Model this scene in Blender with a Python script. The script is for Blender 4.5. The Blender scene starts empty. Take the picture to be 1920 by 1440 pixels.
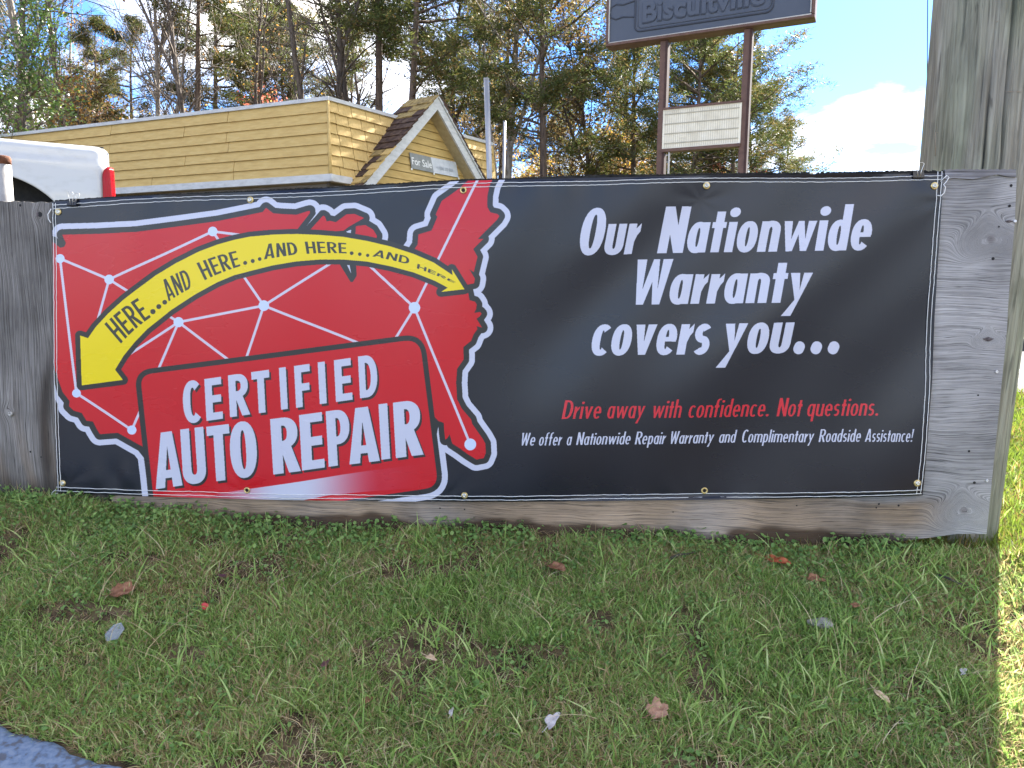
import bpy, bmesh, math, random, time
import numpy as np
from mathutils import Vector, Matrix
random.seed(7); RNG=np.random.default_rng(7)
sc=bpy.context.scene
# ================================================================ camera
FPX=1400.0; PITCH=math.radians(7); ROLL=math.radians(.6); CAMZ=.70
_f=np.array([0,math.cos(PITCH),-math.sin(PITCH)]);_r0=np.array([1.,0,0]);_u=np.array([0,math.sin(PITCH),math.cos(PITCH)])
_rr=_r0*math.cos(ROLL)+_u*math.sin(ROLL); _uu=_u*math.cos(ROLL)-_r0*math.sin(ROLL)
cd=bpy.data.cameras.new('camera'); cam=bpy.data.objects.new('camera',cd); sc.collection.objects.link(cam); sc.camera=cam
cd.sensor_fit='HORIZONTAL'; cd.sensor_width=36; cd.lens=FPX/1920*36; cd.clip_start=.05; cd.clip_end=2000
cam.matrix_world=Matrix(((_rr[0],_uu[0],-_f[0],0),(_rr[1],_uu[1],-_f[1],0),(_rr[2],_uu[2],-_f[2],CAMZ),(0,0,0,1)))
# ================================================================ light
SUN_AZ=math.radians(33); SUN_EL=math.radians(36)      # azimuth clockwise from +Y (the view direction), sun stands behind the board
world=bpy.data.worlds.new('World'); sc.world=world; world.use_nodes=True
nt=world.node_tree; nt.nodes.clear(); N=nt.nodes; L=nt.links
sky=N.new('ShaderNodeTexSky'); sky.sky_type='NISHITA'; sky.sun_disc=False; sky.sun_elevation=SUN_EL; sky.sun_rotation=SUN_AZ; sky.air_density=1.0; sky.dust_density=.15; sky.ozone_density=1.5
bg=N.new('ShaderNodeBackground'); bg.inputs[1].default_value=.075; out=N.new('ShaderNodeOutputWorld')
# clouds: noise over the sky direction, projected onto a cloud deck
tc=N.new('ShaderNodeTexCoord'); sep=N.new('ShaderNodeSeparateXYZ'); L.new(tc.outputs['Generated'],sep.inputs[0])
mz=N.new('ShaderNodeMath'); mz.operation='MAXIMUM'; mz.inputs[1].default_value=.0; L.new(sep.outputs[2],mz.inputs[0])
az=N.new('ShaderNodeMath'); az.operation='ADD'; az.inputs[1].default_value=.13; L.new(mz.outputs[0],az.inputs[0])
dx=N.new('ShaderNodeMath'); dx.operation='DIVIDE'; L.new(sep.outputs[0],dx.inputs[0]); L.new(az.outputs[0],dx.inputs[1])
dy=N.new('ShaderNodeMath'); dy.operation='DIVIDE'; L.new(sep.outputs[1],dy.inputs[0]); L.new(az.outputs[0],dy.inputs[1])
cv=N.new('ShaderNodeCombineXYZ'); L.new(dx.outputs[0],cv.inputs[0]); L.new(dy.outputs[0],cv.inputs[1])
n1=N.new('ShaderNodeTexNoise'); n1.inputs['Scale'].default_value=.75; n1.inputs['Detail'].default_value=9; n1.inputs['Roughness'].default_value=.58; n1.inputs['Distortion'].default_value=.3; L.new(cv.outputs[0],n1.inputs['Vector'])
mpv=N.new('ShaderNodeMapping'); mpv.inputs['Location'].default_value=(6.9,2.9,0); L.new(cv.outputs[0],mpv.inputs[0]); L.new(mpv.outputs[0],n1.inputs['Vector'])
cr=N.new('ShaderNodeValToRGB'); cr.color_ramp.elements[0].position=.47; cr.color_ramp.elements[1].position=.61; cr.color_ramp.elements[0].color=(0,0,0,1); cr.color_ramp.elements[1].color=(1,1,1,1); L.new(n1.outputs['Fac'],cr.inputs[0])
# thicker cloud towards the horizon
hz=N.new('ShaderNodeMapRange'); hz.inputs[1].default_value=.02; hz.inputs[2].default_value=.10; hz.inputs[3].default_value=.25; hz.inputs[4].default_value=0; L.new(sep.outputs[2],hz.inputs[0])
ad=N.new('ShaderNodeMath'); ad.operation='ADD'; ad.use_clamp=True; L.new(cr.outputs[0],ad.inputs[0]); L.new(hz.outputs[0],ad.inputs[1])
mx=N.new('ShaderNodeMix'); mx.data_type='RGBA'; L.new(ad.outputs[0],mx.inputs['Factor']); sm_=N.new('ShaderNodeMix'); sm_.data_type='RGBA'; sm_.blend_type='MULTIPLY'; sm_.inputs['Factor'].default_value=1; sm_.inputs['B'].default_value=(.30,.49,.79,1); L.new(sky.outputs[0],sm_.inputs['A']); L.new(sm_.outputs['Result'],mx.inputs['A']); mx.inputs['B'].default_value=(7.0,6.6,6.0,1)
L.new(mx.outputs['Result'],bg.inputs[0]); L.new(bg.outputs[0],out.inputs[0])
sd=bpy.data.lights.new('sun','SUN'); sd.energy=5.0; sd.angle=math.radians(.53); sd.color=(1,.93,.82)
sun=bpy.data.objects.new('sun',sd); sc.collection.objects.link(sun)
_sv=Vector((math.sin(SUN_AZ)*math.cos(SUN_EL),math.cos(SUN_AZ)*math.cos(SUN_EL),math.sin(SUN_EL)))
sun.rotation_euler=_sv.to_track_quat('Z','Y').to_euler(); sun.location=(0,0,30)
sc.view_settings.view_transform='Standard'; sc.view_settings.look='None'; sc.view_settings.gamma=1; sc.view_settings.use_curve_mapping=False
sc.view_settings.exposure=2.82
sc.render.engine='CYCLES'; sc.cycles.max_bounces=6; sc.cycles.transparent_max_bounces=6
# ================================================================ helpers
def ray(x,y): return _f+(x-960)/FPX*_rr+(720-y)/FPX*_uu
ORG=np.array([0,0,CAMZ])
def hit(x,y,P,n):
    d=ray(x,y); P=np.asarray(P,float); n=np.asarray(n,float); return ORG+d*((P-ORG)@n)/(n@d)
def at_y(x,y,D):
    d=ray(x,y); return ORG+d/d[1]*D
def tag(o,label=None,cat=None,group=None,kind=None):
    if label: o['label']=label
    if cat: o['category']=cat
    if group: o['group']=group
    if kind: o['kind']=kind
    return o
def link(name,data,parent=None):
    o=bpy.data.objects.new(name,data); sc.collection.objects.link(o)
    if parent is not None: o.parent=parent
    return o
def empty(name,loc,label,cat,group=None):
    o=link(name,None); o.location=Vector(loc); o.empty_display_size=.1; tag(o,label,cat,group); return o
def mesh(name,V,Fc,mat=None,parent=None,smooth=False,col=None,uv=None,mats=None,mi=None):
    """V (n,3) world coordinates; Fc (m,3|4) array or list of polygons; parent keeps world placement"""
    me=bpy.data.meshes.new(name); V=np.asarray(V,np.float32)
    if parent is not None: V=V-np.array(parent.location[:],np.float32)
    if isinstance(Fc,np.ndarray):
        k=Fc.shape[1]; me.vertices.add(len(V)); me.vertices.foreach_set('co',V.ravel())
        me.loops.add(Fc.size); me.loops.foreach_set('vertex_index',Fc.astype(np.int32).ravel())
        me.polygons.add(len(Fc)); me.polygons.foreach_set('loop_start',np.arange(0,Fc.size,k,dtype=np.int32)); me.polygons.foreach_set('loop_total',np.full(len(Fc),k,np.int32))
    else: me.from_pydata([tuple(v) for v in V.tolist()],[],Fc)
    me.update(calc_edges=True)
    if smooth: me.polygons.foreach_set('use_smooth',np.ones(len(me.polygons),bool))
    if col is not None:
        a=me.color_attributes.new('c','FLOAT_COLOR','POINT'); c=np.ones((len(V),4),np.float32); c[:,:3]=np.asarray(col,np.float32) if np.ndim(col)==2 else np.asarray(col,np.float32)[:,None]; a.data.foreach_set('color',c.ravel())
    if uv is not None:
        l=me.uv_layers.new(name='UVMap'); vi=np.empty(len(me.loops),np.int32); me.loops.foreach_get('vertex_index',vi); l.data.foreach_set('uv',np.asarray(uv,np.float32)[vi].ravel())
    for m in (mats or ([mat] if mat else [])): me.materials.append(m)
    if mi is not None: me.polygons.foreach_set('material_index',np.asarray(mi,np.int32))
    return link(name,me,parent)
BOXF=[(0,1,2,3),(7,6,5,4),(0,4,5,1),(1,5,6,2),(2,6,7,3),(3,7,4,0)]
def hexa(name,P8,mat,parent=None,bevel=0):
    o=mesh(name,P8,BOXF,mat,parent)
    if bevel:
        bm=bmesh.new(); bm.from_mesh(o.data); bmesh.ops.recalc_face_normals(bm,faces=bm.faces); bmesh.ops.bevel(bm,geom=bm.edges,offset=bevel,segments=2,affect='EDGES',profile=.6); bm.to_mesh(o.data); bm.free()
    else:
        bm=bmesh.new(); bm.from_mesh(o.data); bmesh.ops.recalc_face_normals(bm,faces=bm.faces); bm.to_mesh(o.data); bm.free()
    return o
def slab(q,n,t):
    """8 corners from quad q (4 points) thickened by t against n"""
    q=[np.asarray(a,float) for a in q]; n=np.asarray(n,float); return q+[a-n*t for a in q]
def box(name,c,ax,ay,az,mat,parent=None,bevel=0):
    """centre c, half-extent vectors"""
    c,ax,ay,az=[np.asarray(a,float) for a in (c,ax,ay,az)]
    P=[c-ax-ay-az,c+ax-ay-az,c+ax+ay-az,c-ax+ay-az,c-ax-ay+az,c+ax-ay+az,c+ax+ay+az,c-ax+ay+az]
    return hexa(name,P,mat,parent,bevel)
def tube(pts,rad,k=8,cap=False):
    pts=np.asarray(pts,float); n=len(pts); rad=np.broadcast_to(np.asarray(rad,float),(n,)); d=np.gradient(pts,axis=0); d/=np.linalg.norm(d,axis=1)[:,None]+1e-12
    ref=np.where(np.abs(d[:,2:3])>.9,np.array([[1.,0,0]]),np.array([[0,0,1.]])); a=np.cross(d,ref); a/=np.linalg.norm(a,axis=1)[:,None]; b=np.cross(d,a)
    if n>2:
        for i in range(1,n):
            a[i]=a[i-1]-d[i]*(a[i-1]@d[i]); a[i]/=np.linalg.norm(a[i]); b[i]=np.cross(d[i],a[i])
    t=np.linspace(0,2*np.pi,k,endpoint=False)
    V=(pts[:,None]+rad[:,None,None]*(a[:,None]*np.cos(t)[None,:,None]+b[:,None]*np.sin(t)[None,:,None])).reshape(-1,3)
    Fc=[]
    for i in range(n-1):
        for j in range(k):
            Fc.append((i*k+j,i*k+(j+1)%k,(i+1)*k+(j+1)%k,(i+1)*k+j))
    Fc=[tuple(x) for x in Fc]
    if cap: Fc+= [tuple(range(k))[::-1],tuple(range((n-1)*k,n*k))]
    return V,Fc
def tubeobj(name,pts,rad,mat,parent=None,k=8,cap=True):
    V,Fc=tube(pts,rad,k,cap); return mesh(name,V,Fc,mat,parent,smooth=True)
class MB:
    def __init__(s): s.V=[];s.F=[];s.n=0
    def add(s,V,Fc):
        s.V.append(np.asarray(V,float)); s.F+=[tuple(i+s.n for i in f) for f in Fc]; s.n+=len(V)
    def tube(s,*a,**k): s.add(*tube(*a,**k))
    def box(s,c,ax,ay,az):
        c,ax,ay,az=[np.asarray(a,float) for a in (c,ax,ay,az)]
        s.add([c-ax-ay-az,c+ax-ay-az,c+ax+ay-az,c-ax+ay-az,c-ax-ay+az,c+ax-ay+az,c+ax+ay+az,c-ax+ay+az],BOXF)
    def obj(s,name,mat,parent=None,smooth=False):
        o=mesh(name,np.concatenate(s.V),s.F,mat,parent,smooth)
        bm=bmesh.new(); bm.from_mesh(o.data); bmesh.ops.recalc_face_normals(bm,faces=bm.faces); bm.to_mesh(o.data); bm.free(); return o
# ---------------------------------------------------------------- materials
def newmat(name,rough=.7,spec=.3,metal=0):
    m=bpy.data.materials.new(name); m.use_nodes=True; b=m.node_tree.nodes['Principled BSDF']
    b.inputs['Roughness'].default_value=rough; b.inputs['Specular IOR Level'].default_value=spec; b.inputs['Metallic'].default_value=metal; return m,m.node_tree.nodes,m.node_tree.links,b
def noise_mat(name,cols,scale=8,detail=6,rough=.75,spec=.3,bump=.2,bscale=None,metal=0,stretch=(1,1,1),coord='Object',dist=.005,nrough=.6):
    """colour ramp over stretched noise, plus bump"""
    m,N,L,b=newmat(name,rough,spec,metal); tc=N.new('ShaderNodeTexCoord'); mp=N.new('ShaderNodeMapping'); mp.inputs['Scale'].default_value=stretch; L.new(tc.outputs[coord],mp.inputs[0])
    n=N.new('ShaderNodeTexNoise'); n.inputs['Scale'].default_value=scale; n.inputs['Detail'].default_value=detail; n.inputs['Roughness'].default_value=nrough; L.new(mp.outputs[0],n.inputs['Vector'])
    cr=N.new('ShaderNodeValToRGB'); L.new(n.outputs['Fac'],cr.inputs[0]); e=cr.color_ramp.elements
    k=len(cols)
    for i,c in enumerate(cols):
        p=.3+.4*i/max(1,k-1)
        if i<2: e[i].position=p if k>1 else 0; e[i].color=(*c,1)
        else: x=e.new(p); x.color=(*c,1)
    if k==1: e[1].color=(*cols[0],1)
    L.new(cr.outputs[0],b.inputs['Base Color'])
    if bump:
        n2=N.new('ShaderNodeTexNoise'); n2.inputs['Scale'].default_value=bscale or scale*3; n2.inputs['Detail'].default_value=6; L.new(mp.outputs[0],n2.inputs['Vector'])
        bp=N.new('ShaderNodeBump'); bp.inputs['Strength'].default_value=bump; bp.inputs['Distance'].default_value=dist; L.new(n2.outputs['Fac'],bp.inputs['Height']); L.new(bp.outputs[0],b.inputs['Normal'])
    return m
def leaf_mat(name,stops,trans=.4,rough=.55,spec=.3):
    """colour from the per-vertex random value 'c' through a ramp; light shines through"""
    m,N,L,b=newmat(name,rough,spec); at=N.new('ShaderNodeAttribute'); at.attribute_name='c'; cr=N.new('ShaderNodeValToRGB'); L.new(at.outputs['Fac'],cr.inputs[0]); e=cr.color_ramp.elements
    for i,(p,c) in enumerate(stops):
        if i<2: e[i].position=p; e[i].color=(*c,1)
        else: x=e.new(p); x.color=(*c,1)
    L.new(cr.outputs[0],b.inputs['Base Color']); tr=N.new('ShaderNodeBsdfTranslucent'); ms=N.new('ShaderNodeMixShader'); ms.inputs[0].default_value=trans
    L.new(cr.outputs[0],tr.inputs[0]); L.new(b.outputs[0],ms.inputs[1]); L.new(tr.outputs[0],ms.inputs[2]); L.new(ms.outputs[0],N['Material Output'].inputs[0]); return m
import math
# ---------------------------------------------------------------- banner print (drawn with numpy, no files)
def _t(xs, ys, x): return np.interp(x, xs, ys)
TOPX=[90,97,210,300,470,600,700,870,1050,1325,1540,1768,1780]; TOPY=[378.5,378,370.5,366,360,354,348.5,339,334.5,329,327,325,325]
BOTX=[100,107,280,525,615,780,960,1320,1600,1735]; BOTY=[923,924,930.6,937.3,938.5,940.5,941,937.5,933,929]
LY=[370,378,450,690,925,945]; LX=[97,97,99,101,107,107.5]
RY=[320,347,591,710,866,930,945]; RX=[1769,1768,1752.5,1748,1736,1730,1729]
def banner_px(u, v):
    """photo pixel of banner point u (left-right), v (top-bottom)"""
    u=np.asarray(u,float); v=np.asarray(v,float); y=325+v*610; x=0
    for _ in range(4):
        x=_t(LY,LX,y)*(1-u)+_t(RY,RX,y)*u
        y=_t(TOPX,TOPY,x)*(1-v)+_t(BOTX,BOTY,x)*v
    return x,y
def banner_uv(x, y):
    L=_t(LY,LX,y); R=_t(RY,RX,y); T=_t(TOPX,TOPY,x); B=_t(BOTX,BOTY,x)
    return (x-L)/(R-L),(y-T)/(B-T)
TW,TH=3300,1200
class Print:
    def __init__(s):
        u,v=np.meshgrid((np.arange(TW)+.5)/TW,(np.arange(TH)+.5)/TH)
        s.X,s.Y=[a.astype(np.float32) for a in banner_px(u,v)]
        s.img=np.zeros((TH,TW,3),np.float32)
    def box(s,x0,y0,x1,y1,m=2):
        us=[];vs=[]
        for x in np.linspace(x0-m,x1+m,4):
            for y in (y0-m,y1+m):
                a,b=banner_uv(x,y); us.append(a); vs.append(b)
        i0=max(0,int(min(us)*TW)-3); i1=min(TW,int(max(us)*TW)+4); j0=max(0,int(min(vs)*TH)-3); j1=min(TH,int(max(vs)*TH)+4)
        return slice(j0,max(j0,j1)),slice(i0,max(i0,i1))
    def fillmask(s,cs):
        al=np.concatenate([np.asarray(c,float) for c in cs]); b=s.box(al[:,0].min(),al[:,1].min(),al[:,0].max(),al[:,1].max())
        X=s.X[b];Y=s.Y[b]; m=np.zeros(X.shape,bool)
        if m.size==0: return b,m
        for c in cs:
            c=np.asarray(c,float); n=len(c)
            for i in range(n):
                x0,y0=c[i];x1,y1=c[(i+1)%n]
                if y0==y1: continue
                m^=((Y<y0)!=(Y<y1))&(X<(x1-x0)*(Y-y0)/(y1-y0)+x0)
        return b,m
    def fill(s,cs,col):
        b,m=s.fillmask(cs); s.img[b][m]=col
    def capsule(s,p,q,w,col):
        r=w/2; b=s.box(min(p[0],q[0])-r,min(p[1],q[1])-r,max(p[0],q[0])+r,max(p[1],q[1])+r)
        X=s.X[b];Y=s.Y[b]
        if X.size==0: return
        dx,dy=q[0]-p[0],q[1]-p[1]; L=dx*dx+dy*dy+1e-9
        t=np.clip(((X-p[0])*dx+(Y-p[1])*dy)/L,0,1)
        s.img[b][(X-p[0]-t*dx)**2+(Y-p[1]-t*dy)**2<r*r]=col
    def line(s,pts,w,col):
        for a,b in zip(pts[:-1],pts[1:]): s.capsule(a,b,w,col)
    def grow(s,poly,r,col):
        s.fill([poly],col); s.line(list(poly)+[poly[0]],2*r,col)
# ---- lettering: condensed grotesque drawn from strokes, cap height 1
def _ell(cx,cy,rx,ry,a0=0,a1=360,n=28,k=2.25):
    t=np.radians(np.linspace(a0,a1,n)); c,s_=np.cos(t),np.sin(t)
    return np.stack([cx+rx*np.sign(c)*abs(c)**(2/k),cy+ry*np.sign(s_)*abs(s_)**(2/k)],1)
def _ring(cx,cy,rx,ry,sx,sy): return [_ell(cx,cy,rx,ry),_ell(cx,cy,rx-sx,ry-sy)]
def _arc(cx,cy,rx,ry,sx,sy,a0,a1): return [np.concatenate([_ell(cx,cy,rx,ry,a0,a1,20),_ell(cx,cy,rx-sx,ry-sy,a1,a0,20)])]
def _r(x0,y0,x1,y1):
    return [np.array([(x0,y0)]+[(x1,y0)]+[(x1,y1)]+[(x0,y1)])]
def _p(*a): return [np.array(a,float)]
def _stroke(pts,w):
    pts=np.asarray(pts,float); d=np.gradient(pts,axis=0); d/=np.linalg.norm(d,axis=1)[:,None]; n=np.stack([-d[:,1],d[:,0]],1)*w/2
    return [np.concatenate([pts+n,(pts-n)[::-1]])]
def glyph(ch,s,w,xh=.655,cs=1.0):
    """parts (each a list of even-odd contours) and advance; s stem, w width of n"""
    h=xh; sy=s*.78; o=.012
    if ch==' ': return [],w*.62
    if ch=='o': return [_ring(w/2,h/2,w/2,h/2+o,s,sy)],w
    if ch in 'adq':
        P=[_ring(w/2,h/2,w/2,h/2+o,s,sy)]; P.append(_r(w-s,0 if ch!='q' else -.28,w,h if ch!='d' else 1)); return P,w
    if ch=='p': return [_ring(w/2,h/2,w/2,h/2+o,s,sy),_r(0,-.28,s,h)],w
    if ch=='c': return [_arc(w/2,h/2,w/2,h/2+o,s,sy,48,312)],w*.88
    if ch=='e': return [_arc(w/2,h/2,w/2,h/2+o,s,sy,0,318),_r(s*.7,h/2-.045,w-.01,h/2+.055)],w
    if ch=='n': return [_r(0,0,s,h),_arc(w/2,h-w*.52,w/2,w*.52+o,s,sy,0,150),_r(w-s,0,w,h-w*.5)],w
    if ch=='h': return [_r(0,0,s,1),_arc(w/2,h-w*.52,w/2,w*.52+o,s,sy,0,150),_r(w-s,0,w,h-w*.5)],w
    if ch=='m':
        return [_r(0,0,s,h),_arc(w/2,h-w*.5,w/2,w*.5+o,s,sy,0,150),_r(w-s,0,w,h-w*.48),_arc(w*1.5-s,h-w*.5,w/2,w*.5+o,s,sy,0,150),_r(2*w-2*s,0,2*w-s,h-w*.48)],2*w-s
    if ch=='u': return [_r(0,w*.5,s,h),_arc(w/2,w*.52,w/2,w*.52+o,s,sy,180,360),_r(w-s,0 if s<.15 else w*.45,w,h)],w
    if ch=='r': return [_r(0,0,s,h),_p((s*.5,h*.55),(s,h*.84),(s+.07,h*.97),(w*.66,h+o),(w*.66,h-s*1.02),(s*1.25,h*.62),(s,h*.4))],w*.66
    if ch=='i': return [_r(0,0,s,h),[_ell(s/2,h+.205,s*.62,s*.62,k=2)]],s
    if ch=='l': return [_r(0,0,s,1)],s
    if ch=='t': return [_r(w*.14,0,w*.14+s,.88),_r(0,h-.13,w*.28+s,h)],w*.28+s
    if ch=='f': return [_r(w*.14,0,w*.14+s,.8),_arc(w*.14+w*.42,.8,w*.42,.22,s,sy,58,180),_r(0,h-.13,w*.28+s,h)],w*.40+s
    if ch=='s':
        a=np.radians(np.linspace(35,262,16)); b=np.radians(np.linspace(82,-140,16)); hw=w*.40
        rx=hw-s*.42; ry=(h-sy)/4
        A=np.stack([hw+rx*np.cos(a)*1.0,h-sy/2-ry+ry*np.sin(a)],1); B=np.stack([hw+rx*np.cos(b),sy/2+ry+ry*np.sin(b)],1)
        return [_stroke(np.concatenate([A,B]),s*.88)],w*.82
    if ch=='v': return [_p((0,h),(s*1.05,h),(w*.53,h*.42),(w*1.06-s*1.05,h),(w*1.06,h),(w*.53+s*.42,0),(w*.53-s*.42,0))],w*1.06
    if ch=='y': return [_p((0,h),(s*1.05,h),(w*.56,h*.42),(w*1.06-s*1.0,h),(w*1.06,h),(w*.36,-.29),(w*.36-s*1.1,-.29),(w*.40,.06))],w*1.06
    if ch=='w': 
        W=w*1.62; return [_p((0,h),(s*.98,h),(W*.30,h*.4),(W*.44,h),(W*.44+s*.66,h),(W*.70+s*.1,h*.4),(W-s*.98,h),(W,h),(W*.73+s*.3,0),(W*.73-s*.42,0),(W*.5,h*.55),(W*.27+s*.42,0),(W*.27-s*.3,0))],W
    if ch=='.': return [[_ell(s*.62,s*.62,s*.62,s*.62,k=2)]],s*1.24
    if ch=='!': return [[_ell(s*.62,s*.62,s*.62,s*.62,k=2)],_p((s*.3,.3),(s*.95,.3),(s*1.15,1),(s*.1,1))],s*1.24
    C=w*1.28; s=s*cs; T=s*.78
    if ch=='O': return [_ring(C/2,.5,C/2,.512,s*1.05,T)],C
    if ch=='C': return [_arc(C/2,.5,C/2,.512,s*1.05,T,48,312)],C*.88
    if ch=='N': return [_r(0,0,s,1),_r(C-s,0,C,1),_p((0,1),(s*1.02,1),(C,0),(C-s*1.02,0))],C
    if ch=='W':
        W=C*1.36; return [_p((0,1),(s,1),(W*.29,.33),(W*.46,1),(W*.46+s*.62,1),(W*.71,.33),(W-s,1),(W,1),(W*.74+s*.36,0),(W*.74-s*.42,0),(W*.53,.5),(W*.27+s*.42,0),(W*.27-s*.3,0))],W
    if ch=='D': return [_r(0,0,s,1),_arc(C*.38,.5,C*.62,.5,s*1.02,T,-90,90),_r(s*.5,1-T,C*.4,1),_r(s*.5,0,C*.4,T)],C
    if ch in 'RP':
        y0=.44 if ch=='R' else .38; m=(1+y0)/2; P=[_r(0,0,s,1),_arc(C*.42,m,C*.53,(1-y0)/2,s,T*.9,-90,90),_r(s*.5,1-T*.9,C*.44,1),_r(s*.5,y0,C*.44,y0+T*.9)]
        if ch=='R': P.append(_p((C*.30,y0+.03),(C*.30+s*1.05,y0+.03),(C,0),(C-s*1.12,0)))
        return P,C*.96
    if ch=='H': return [_r(0,0,s,1),_r(C-s,0,C,1),_r(s*.5,.5-T/2,C-s*.5,.5+T/2)],C
    if ch=='E': return [_r(0,0,s,1),_r(s*.5,0,C*.82,T),_r(s*.5,1-T,C*.82,1),_r(s*.5,.5-T/2,C*.78,.5+T/2)],C*.82
    if ch=='F': return [_r(0,0,s,1),_r(s*.5,1-T,C*.8,1),_r(s*.5,.47-T/2,C*.74,.47+T/2)],C*.8
    if ch=='T': return [_r(C*.46-s/2,0,C*.46+s/2,1),_r(0,1-T*1.05,C*.92,1)],C*.92
    if ch=='I': return [_r(0,0,s,1)],s
    if ch=='U': return [_r(0,C*.45,s,1),_arc(C/2,C*.45,C/2,C*.45+.012,s*1.02,T*1.05,180,360),_r(C-s,C*.45,C,1)],C
    if ch=='A': 
        W=C*1.06; m=W/2; return [_p((0,0),(s*.98,0),(m,.74),(W-s*.98,0),(W,0),(m+s*.58,1),(m-s*.58,1)),_r(W*.24,.17,W*.76,.17+T*.9)],W
    return [],w
def _dense(c):
    c=np.asarray(c,float); out=[]
    for i in range(len(c)):
        a=c[i];b=c[(i+1)%len(c)]; k=max(1,int(np.hypot(*(b-a))/.25))
        for j in range(k): out.append(a+(b-a)*j/k)
    return np.array(out)
def set_word(pr,word,xa,ya,xb,yb,cap,s,w,gap,slant,col,vx=0.0,dots_gap=None):
    """word from (xa,ya) to (xb,yb) on its baseline, letters cap px tall"""
    G=[];x=0
    for ch in word:
        P,a=glyph(ch,s,w,cs=1.12); G.append((P,x)); x+=a+gap
    x-=gap; L=math.hypot(xb-xa,yb-ya); k=L/x
    ux,uy=(xb-xa)/L,(yb-ya)/L
    for P,ox in G:
        for part in P:
            cs=[]
            for c in part:
                c=_dense(c); X=(c[:,0]+ox)*k+(slant*c[:,1])*cap; Y=c[:,1]*cap
                cs.append(np.stack([xa+X*ux+Y*vx,ya+X*uy-Y],1))
            pr.fill(cs,col)
def set_quad(pr,ch,bl,wd,cap,slope,lean,s,w,col,off=(0,0)):
    P,a=glyph(ch,s,w)
    for part in P:
        cs=[]
        for c in part:
            c=_dense(c); X=c[:,0]/a*wd; Y=c[:,1]*cap
            cs.append(np.stack([bl[0]+off[0]+X-lean*Y,bl[1]+off[1]+slope*X-Y],1))
        pr.fill(cs,col)
def warp_word(pr,word,bl,br,tl,tr,s,w,gap,col,bulge=0):
    G=[];x=0
    for ch in word:
        P,a=glyph(ch,s,w); G.append((P,x)); x+=a+gap
    x-=gap; bl,br,tl,tr=[np.array(q,float) for q in (bl,br,tl,tr)]
    n=np.array([(br-bl)[1],-(br-bl)[0]]); n/=np.hypot(*n)
    for P,ox in G:
        for part in P:
            cs=[]
            for c in part:
                c=_dense(c); U=((c[:,0]+ox)/x)[:,None]; V=c[:,1][:,None]
                cs.append((bl+(br-bl)*U)*(1-V)+(tl+(tr-tl)*U)*V+n*bulge*4*U*(1-U))
            pr.fill(cs,col)
def z(x0,y0,pts,k=3.4286): return [(x0+a/k,y0+b/k) for a,b in pts]
def rounded(c,rad):
    out=[];n=len(c)
    for i in range(n):
        p=np.array(c[i],float);a=np.array(c[i-1],float);b=np.array(c[(i+1)%n],float);r=rad[i]
        if r==0: out.append(tuple(p)); continue
        ea=(a-p)/np.hypot(*(a-p)); eb=(b-p)/np.hypot(*(b-p)); A=p+ea*r;B=p+eb*r
        for t in np.linspace(0,1,8): out.append(tuple((1-t)**2*A+2*t*(1-t)*p+t*t*B))
    return out
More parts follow.
